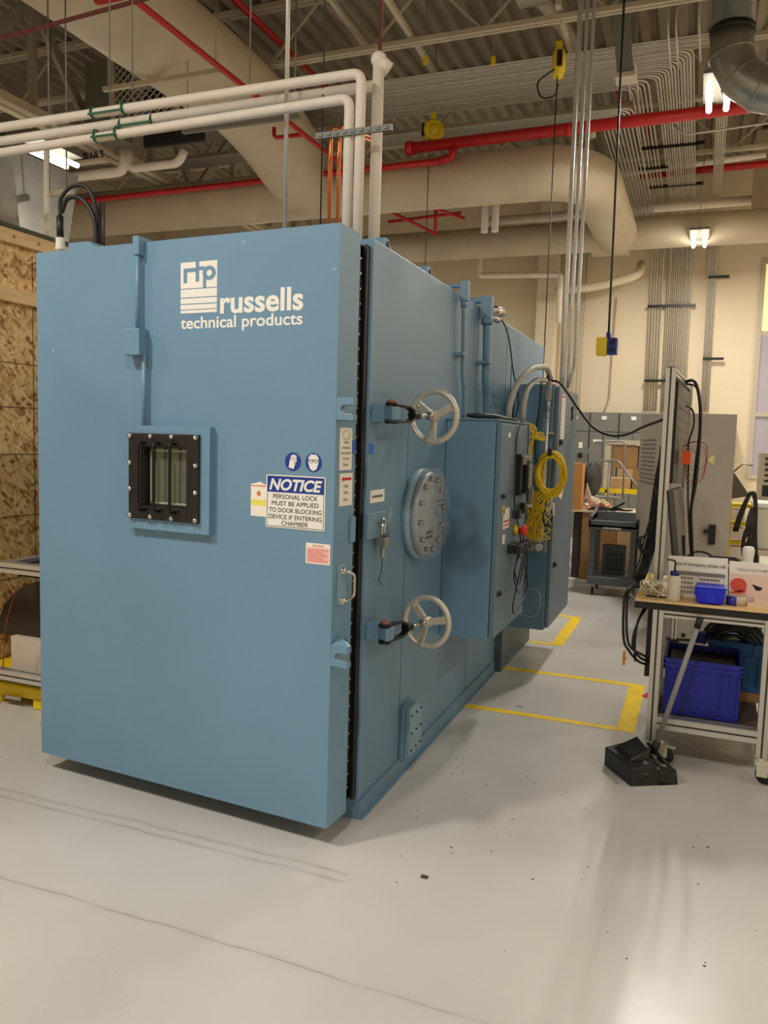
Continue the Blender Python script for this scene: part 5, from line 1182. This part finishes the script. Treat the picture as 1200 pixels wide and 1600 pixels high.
for i in range(7):
    x = random.uniform(1.27, 1.4)
    b.tube(smooth_path([(x, 1.5, TZ+.17), (x+.04, 1.5, TZ+.2), (x+.09, 1.5, TZ+.175), (x+.14, 1.5, TZ+.17)], 5), .005, 6)
b.build('leads', BLACK, t)
# crates below
t = thing('storage_tote', 'deep blue plastic tote on the lower bench shelf', 'tote', (1.32, 1.45, .24))
x0, x1, y0, y1, z0, z1 = 1.135, 1.505, 1.25, 1.62, .262, .53
b = MB().box(x0+.008, x1-.008, y0+.006, y0+.016, z0, z1-.05).box(x0+.008, x1-.008, y1-.016, y1-.006, z0, z1-.05).box(x0+.008, x0+.018, y0+.01, y1-.01, z0, z1-.05).box(x1-.018, x1-.008, y0+.01, y1-.01, z0, z1-.05).box(x0+.008, x1-.008, y0+.008, y1-.008, z0-.02, z0+.01)
for z in (.49, .515):
    b.box(x0, x1, y0, y0+.012, z-.008, z+.008).box(x0, x0+.012, y0, y1, z-.008, z+.008).box(x1-.012, x1, y0, y1, z-.008, z+.008).box(x0, x1, y1-.012, y1, z-.008, z+.008)
b.box(x0, x1, y0+.004, y0+.016, z1-.055, z1).box(x0, x1, y1-.016, y1-.004, z1-.055, z1).box(x0, x0+.014, y0, y1, z1-.055, z1).box(x1-.014, x1, y0, y1, z1-.055, z1)
b.build('tote_body', TOTE, t, bevel=.003)
b = MB()
for x in (1.145, 1.165, 1.19, 1.23, 1.41, 1.445, 1.47, 1.485): b.box(x, x+.006, y0-.002, y0+.008, z0, z1-.06)
for x in (1.27, 1.31, 1.35): b.box(x, x+.005, y0, y0+.008, z0+.02, z0+.09)
b.box(1.23, 1.415, y0-.001, y0+.008, z0+.012, z0+.02)
b.build('rib', TOTE, t)
MB().box(x0+.03, x1-.03, y0+.03, y1-.03, .44, .505).build('contents', mat('dark_contents', (62, 54, 44), .7, var=.3), t, 'dark contents')
t = thing('storage_tote', 'lighter blue tote with latches behind the deep blue one', 'tote', (1.62, 1.75, .24))
b = MB().box(1.36, 1.76, 1.66, 1.93, .29, .50)
b.box(1.35, 1.77, 1.65, 1.94, .50, .56)
b.build('tote_body', TOTE2, t, bevel=.006)
b = MB()
for x in (1.52, 1.57, 1.62, 1.66): b.box(x, x+.02, 1.64, 1.652, .50, .555)
for x in (1.53, 1.6): b.box(x, x+.045, 1.652, 1.66, .31, .485)
b.build('latch', TOTE2, t, bevel=.002)
MB().box(1.36, 1.76, 1.66, 1.93, .24, .29).build('base_strip', CARDD, t)
t = thing('hose_coil', 'coil of thick dark hose lying on the blue totes', 'hose', (1.45, 1.72, .55))
b = MB()
for i in range(9):
    cx = 1.47+random.uniform(-.02, .02); yy = 1.66+.025*i; R = .15+random.uniform(-.035, .01)
    b.tube([(cx+R*math.cos(PI*k/16), yy+.01*math.sin(k+i), .52+R*.85*math.sin(PI*k/16)) for k in range(17)], .0095, 8)
    if i % 2: b.tube([(cx+R*.75*math.cos(PI*k/16), yy-.01, .50+R*.7*math.sin(PI*k/16)) for k in range(17)], .0085, 8)
for i in range(4): b.tube(smooth_path([(1.3, 1.7, .53), (1.36+.02*i, 1.66, .62), (1.5+.02*i, 1.66, .655-.01*i), (1.6, 1.66, .62), (1.64, 1.66, .53)], 6), .004, 6)
b.build('hose', mat('dark_hose', (52, 50, 48), .4), t)
solo(MB().box(1.27, 1.33, 1.62, 1.66, .54, .60), 'blue_bracket', TOTE, 'small dark blue block at the left of the hose coil', 'block')

# ---------------------------------------------------------------- grey enclosure behind the bench
RZ = Matrix.Translation((1.145, 3.9, 0)) @ Matrix.Rotation(.20, 4, 'Z')
t = thing('server_enclosure', 'tall beige grey equipment enclosure behind the right bench', 'cabinet', (1.14, 3.9, 0), .20)
solo_x = MB().box(-.10, .37, 0, .6, .03, 1.865)
solo_x.build('enclosure_body', GREYB, t, bevel=.004, local=True)
MB().box(-.03, .01, -.04, 0, .03, .8).build('corner_post', ALU, t, local=True)
MB().box(-.04, .03, -.045, 0, 0, .03).build('foot', BLKM, t, local=True)
MB().box(-.014, -.006, -.0415, -.04, .03, .8).build('post_slot', ALUD, t, local=True)
b = MB().cyl((.07, -.01, .06), (.07, .0, .06), .016, 12); b.build('foot_socket', BLACK, t, local=True)
MB().prism([(.17, 1.5), (.21, 1.46), (.225, 1.52), (.2, 1.54)], 'y', -.003, 0).build('yellow_note', mat('note_yellow', (226, 224, 140), .6), t, local=True)
MB().box(.215, .26, -.03, 0, .82, .98).bar((.17, -.03, .92), (.24, -.03, .94), .02, .03).build('latch_handle', BLACK, t, local=True)
t = thing('enclosure_panel', 'beige grey side panel with perforated vent left of the frame post', 'panel', (.9, 4.9, 0))
MB().hexa([(.655, 5.8, .02), (1.02, 4.56, .02), (1.05, 4.57, .02), (.69, 5.82, .02), (.655, 5.8, 1.915), (1.02, 4.56, 1.885), (1.05, 4.57, 1.885), (.69, 5.82, 1.915)]).build('panel', GREYB, t)
b = MB(); P0 = Vector((.655, 5.8, 0)); dv = Vector((.365, -1.24, 0)); nv = Vector((-.0045, -.0015, 0))
for i in range(8):
    for k in range(11):
        p = P0+dv*(.10+i*.055)+nv+Vector((0, 0, 1.22+k*.042)); q = p+dv*.035
        b.add([p, q, q+Vector((0, 0, .018)), p+Vector((0, 0, .018))], [(0, 1, 2, 3)])
b.build('vent_grid', INKG, t)

# ---------------------------------------------------------------- switchgear line at the back wall
SWG = mat('switchgear_grey', (122, 122, 115), .5)
for i in range(4):
    x0 = -.95+i*.47
    t = thing('switchgear_cabinet', ['grey switchgear cabinet hidden mostly by the rear blue cabinet', 'grey switchgear cabinet just right of the rear blue cabinet', 'grey switchgear cabinet behind the rolling stairs', 'grey switchgear cabinet beside the perforated side panel'][i], 'cabinet', (x0+.235, 11.0, 0))
    MB().box(x0, x0+.465, 10.75, 11.36, 0, 2.12).build('cabinet_body', SWG, t, bevel=.005)
    b = MB().box(x0+.215, x0+.222, 10.744, 10.75, .3, 1.8).box(x0+.01, x0+.455, 10.744, 10.75, 1.80, 1.806).box(x0+.455, x0+.463, 10.742, 10.75, .05, 2.1)
    b.build('door_gap', INK, t)
    b = MB().box(x0+.18, x0+.26, 10.74, 10.75, 2.0, 2.06).box(x0+.06, x0+.2, 10.74, 10.75, 1.62, 1.67).box(x0+.3, x0+.36, 10.74, 10.75, 1.52, 1.62)
    b.build('name_plate', WHITE, t)
    MB().box(x0+.3, x0+.37, 10.72, 10.75, 1.36, 1.44).build('switch_handle', BLACK, t)
solo(MB().box(.70, .9, 10.9, 11.3, 2.12, 2.2), 'black_box', BLKP, 'small black box on top of the far cabinets', 'box')
t = thing('switchgear_cabinet', 'beige grey cabinet under the narrow wall conduit group', 'cabinet', (1.5, 11, 0))
MB().box(.95, 1.74, 10.75, 11.36, 0, 2.1).build('cabinet_body', GREYB, t)
# pallet rack with cartons
t = thing('storage_rack', 'grey and yellow storage rack holding brown cartons', 'rack', (.45, 8.1, 0))
MB().box(.04, .12, 8.3, 8.36, 0, 1.66).box(.75, .82, 8.3, 8.36, 0, 1.66).box(.04, .12, 8.9, 8.96, 0, 1.66).build('upright', CREAM, t)
MB().box(.04, .82, 8.28, 8.34, 1.60, 1.66).box(.06, .8, 8.34, 8.9, 1.6, 1.62).build('top_shelf', CREAM, t)
MB().box(.0, .85, 8.2, 8.28, .94, 1.0).box(.04, .8, 8.28, 8.9, .95, .97).build('yellow_beam', YEL, t)
MB().box(.08, .13, 8.2, 8.26, .4, .98).box(.08, .8, 8.2, 8.26, .46, .5).build('yellow_leg', YEL, t)
for (x0, x1, y0, y1, z0, z1, m, lb) in ((.17, .47, 8.32, 8.7, 1.28, 1.59, CARDD, 'dark brown carton leaning under the top shelf of the rack'), (.50, .66, 8.4, 8.8, 1.3, 1.58, CARD, 'pale brown carton at the upper right of the rack'),
    (.22, .42, 8.3, 8.6, 1.16, 1.275, CARD, 'middle brown carton in the rack stack'), (.14, .40, 8.3, 8.7, 1.0, 1.155, CARD, 'wide brown carton on the yellow beam'), (.42, .6, 8.3, 8.7, 1.0, 1.28, CARDD, 'brown carton on the yellow beam at right')):
    t2 = thing('cardboard_carton', lb, 'box', ((x0+x1)/2, (y0+y1)/2, z0))
    MB().box(x0, x1, y0, y1, z0, z1).build('carton', m, t2)
    if z0 == 1.0 and x0 < .2: MB().box(x0, x1, y0-.002, y0, z1-.012, z1).build('tape_strip', PAPER, t2)
t = thing('rolling_stairs', 'grey metal rolling staircase with handrails in front of the rack', 'stairs', (.2, 7.6, 0))
ST = mat('stair_grey', (140, 140, 136), .45, metal=.4)
b = MB()
b.tube(rpath([(-.18, 7.6, 1.3), (-.05, 7.7, 1.62), (.35, 7.7, 1.64), (.36, 7.7, .9)], .06), .012, 8)
b.tube(rpath([(-.02, 7.4, .95), (-.02, 7.4, 1.38), (.3, 7.4, 1.4), (.62, 7.0, 1.05)], .06), .014, 8)
b.tube([(.2, 7.4, 1.38), (.2, 7.4, .5)], .014, 8)
b.build('handrail', ST, t)
b = MB().box(-.08, .34, 7.4, 7.8, .90, .93); b.build('platform', ST, t)
b = MB()
for i in range(4): b.box(.3+i*.1, .45+i*.1, 7.2, 7.7, .72-i*.2, .74-i*.2)
b.build('step', ST, t)
b = MB().bar((.3, 7.2, .9), (.75, 7.2, .1), .03, .05).bar((-.05, 7.4, .9), (-.05, 7.4, 0), .03, .03).bar((.1, 7.3, .88), (.5, 7.3, .1), .02, .02); b.build('stringer', ST, t)
# wooden bench with clutter, carton, reel
t = thing('wooden_cabinet', 'brown wooden bench cabinet behind the grey cart', 'cabinet', (.3, 6.5, 0))
MB().box(.045, .64, 6.3, 6.9, .14, .82).build('carcass', CARDD, t)
MB().box(-.1, .64, 6.28, 6.95, .82, .84).build('top', mat('pale_edge', (206, 190, 160), .6), t)
MB().box(.04, .64, 6.26, 6.32, .05, .2).build('plinth', CARDD, t)
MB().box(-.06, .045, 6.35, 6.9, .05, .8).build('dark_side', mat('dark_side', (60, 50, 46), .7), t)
MB().box(.44, .62, 6.29, 6.3, .2, .8).build('side_panel', CARD, t)
solo(MB().box(-.3, .35, 6.2, 6.5, 0, .05), 'floor_skid', mat('white_skid', (208, 204, 194), .6), 'flat white base on the floor at the foot of the brown cabinet', 'base')
solo(MB().box(-.2, .02, 6.3, 6.5, .84, 1.37), 'cardboard_carton', mat('orange_board', (190, 132, 64), .8), 'tall orange-brown carton right beside the rear blue cabinet', 'box')
solo(MB().lathe([(.0001, -.03), (.2, -.03), (.2, .0), (.06, .0), (.06, .06), (.2, .06), (.2, .09), (.0001, .09)], (.02, 6.75, 1.18), (1, -.35, 0), 24), 'black_reel', BLACK, 'black cable reel standing behind the orange-brown carton', 'reel')
t = thing('wire_pile', 'heap of loose pale and black wires on the brown cabinet', 'wires', (.2, 6.5, .84))
b = MB(); b2 = MB(); b3 = MB()
for i in range(36):
    x, y = random.uniform(.03, .27), random.uniform(6.32, 6.6); z = .85+random.uniform(0, .17)*(1-(x-.03)/.35)
    (b, b, b3)[i % 3].tube(smooth_path([(x, y, z), (x+random.uniform(-.05, .08), y, z+.03), (x+random.uniform(0, .1), y+.03, z-.02), (x+random.uniform(-.03, .06), y, z+.01)], 4), .008, 5)
for i in range(16):
    x = random.uniform(.1, .4)
    b2.tube(smooth_path([(x, 6.32, .85), (x+.06, 6.34, .88), (x+.13, 6.33, .86), (x+.2, 6.34, .87)], 4), .009, 5)
b.build('pale_wire', mat('cream_wire', (232, 220, 200), .6), t); b2.build('black_wire', BLACK, t); b3.build('orange_wire', mat('salmon_wire', (206, 120, 90), .6), t)
solo(MB().bar((.36, 6.33, .87), (.5, 6.33, .95), .03, .02), 'hand_tool', BLKM, 'black hand tool lying on the wire heap', 'tool')
solo(MB().add([(.02, 6.55, .95), (.12, 6.5, .95), (.05, 6.5, 1.14), (.02, 6.58, .95), (.12, 6.53, .95), (.05, 6.53, 1.14)], [(0, 1, 2), (5, 4, 3), (0, 3, 4, 1), (1, 4, 5, 2), (2, 5, 3, 0)]), 'paper_scrap', PAPER, 'white triangular paper standing beside the black reel', 'paper')
# grey cart
t = thing('utility_cart', 'dark grey plastic utility cart behind the tape markings', 'cart', (.44, 5.85, 0))
b = MB().box(.2, .70, 5.6, 6.15, .72, .76).box(.2, .70, 5.6, 5.63, .70, .80).box(.2, .70, 6.12, 6.15, .72, .86).box(.2, .23, 5.6, 6.15, .72, .85).box(.67, .70, 5.6, 6.15, .72, .83)
b.hexa([(.2, 5.6, .78), (.23, 5.6, .78), (.23, 6.15, .78), (.2, 6.15, .78), (.2, 5.6, .8), (.23, 5.6, .8), (.23, 6.15, .9), (.2, 6.15, .9)])
b.build('top_tray', CARTG, t, bevel=.008)
b = MB().box(.215, .685, 5.6, 6.15, .12, .2); b.build('lower_tray', CARTG, t, bevel=.01)
for x0 in (.215, .63):
    for y0 in (5.61, 6.07): MB().box(x0, x0+.06, y0, y0+.07, .19, .73).build('leg', CARTG, t, bevel=.006)
for x in (.27, .63):
    for y in (5.66, 6.08):
        o = MB().cyl((x-.012, y, .045), (x+.012, y, .045), .045, 16).build('caster_wheel', BLACK, t)
        MB().box(x-.018, x+.018, y-.015, y+.015, .06, .125).build('caster_fork', STEEL, o)
b = MB()
for k in range(11): b.box(.355+k*.0165, .355+k*.0165+(.012 if k % 3 else .009), 5.597, 5.5995, .715+.002*(k % 2), .733)
b.build('white_lettering', WHITE, t)
t = thing('floor_fan', 'grey box fan grille inside the lower tray of the cart', 'fan', (.42, 5.9, .2))
MB().box(.33, .58, 5.85, 5.95, .2, .52).build('fan_casing', mat('fan_grey', (70, 74, 70), .6), t, bevel=.01)
b = MB()
for i in range(4):
    for k in range(4): b.box(.38+i*.045, .41+i*.045, 5.845, 5.85, .25+k*.05, .285+k*.05)
b.build('grille', BLACK, t)
# background right of the enclosure
t = thing('shelf_unit', 'yellow framed shelf with white bins right of the enclosure', 'shelf', (1.7, 5.0, 0))
b = MB()
for z in (.55, .72, .89, 1.06): b.box(1.53, 1.75, 4.95, 5.2, z, z+.03)
b.box(1.52, 1.55, 4.94, 4.98, 0, 1.1).build('frame', YEL, t)
b = MB()
for z in (.60, .77, .94): b.box(1.555, 1.66, 4.94, 5.1, z, z+.1)
b.build('bin_front', PAPER, t)
t = thing('tilted_screen', 'grey tilted screen on the shelf right of the enclosure', 'screen', (1.6, 5, 1.15))
MB().hexa([(1.53, 5, 1.13), (1.69, 4.95, 1.17), (1.69, 5.0, 1.17), (1.53, 5.05, 1.13), (1.53, 5.0, 1.37), (1.55, 4.95, 1.37), (1.55, 5.0, 1.37), (1.53, 5.05, 1.37)]).build('panel', mat('screen_grey', (104, 98, 90), .5), t)
MB().tube([(1.54, 5, 1.38), (1.62, 5, 1.46), (1.7, 5, 1.44)], .008, 6).build('arm', STEEL, t)
t = thing('clear_tub', 'large clear plastic tub behind the sprayer bottle', 'tub', (1.95, 4.6, .7))
MB().box(1.72, 2.2, 4.5, 4.9, .74, 1.1).build('tub_body', mat('frosted_tub', (214, 212, 200), .3), t, bevel=.02)
MB().box(1.7, 2.22, 4.48, 4.92, 1.1, 1.14).build('lid', WHITE, t, bevel=.006)
t = thing('work_table', 'far table carrying the clear tub', 'table', (1.95, 4.7, 0))
MB().box(1.68, 2.6, 4.4, 5.0, .70, .74).build('top', CREAM, t)
for x in (1.72, 2.5): MB().box(x, x+.05, 4.45, 4.5, 0, .7).build('leg', CREAM, t)
t = thing('instrument_rack', 'white instrument rack with black slots at the right edge', 'rack', (1.85, 5.2, 1.14))
MB().box(1.76, 2.1, 5.0, 5.3, 1.14, 1.56).build('casing', CREAM, t)
b = MB()
for k in range(5): b.box(1.8, 2.08, 4.99, 5.0, 1.3+k*.05, 1.32+k*.05)
b.box(1.79, 1.86, 4.99, 5.0, 1.17, 1.27); b.build('slot', BLACK, t)
MB().box(1.76, 2.1, 5.0, 5.3, .74, 1.14).build('pedestal', CREAM, t)
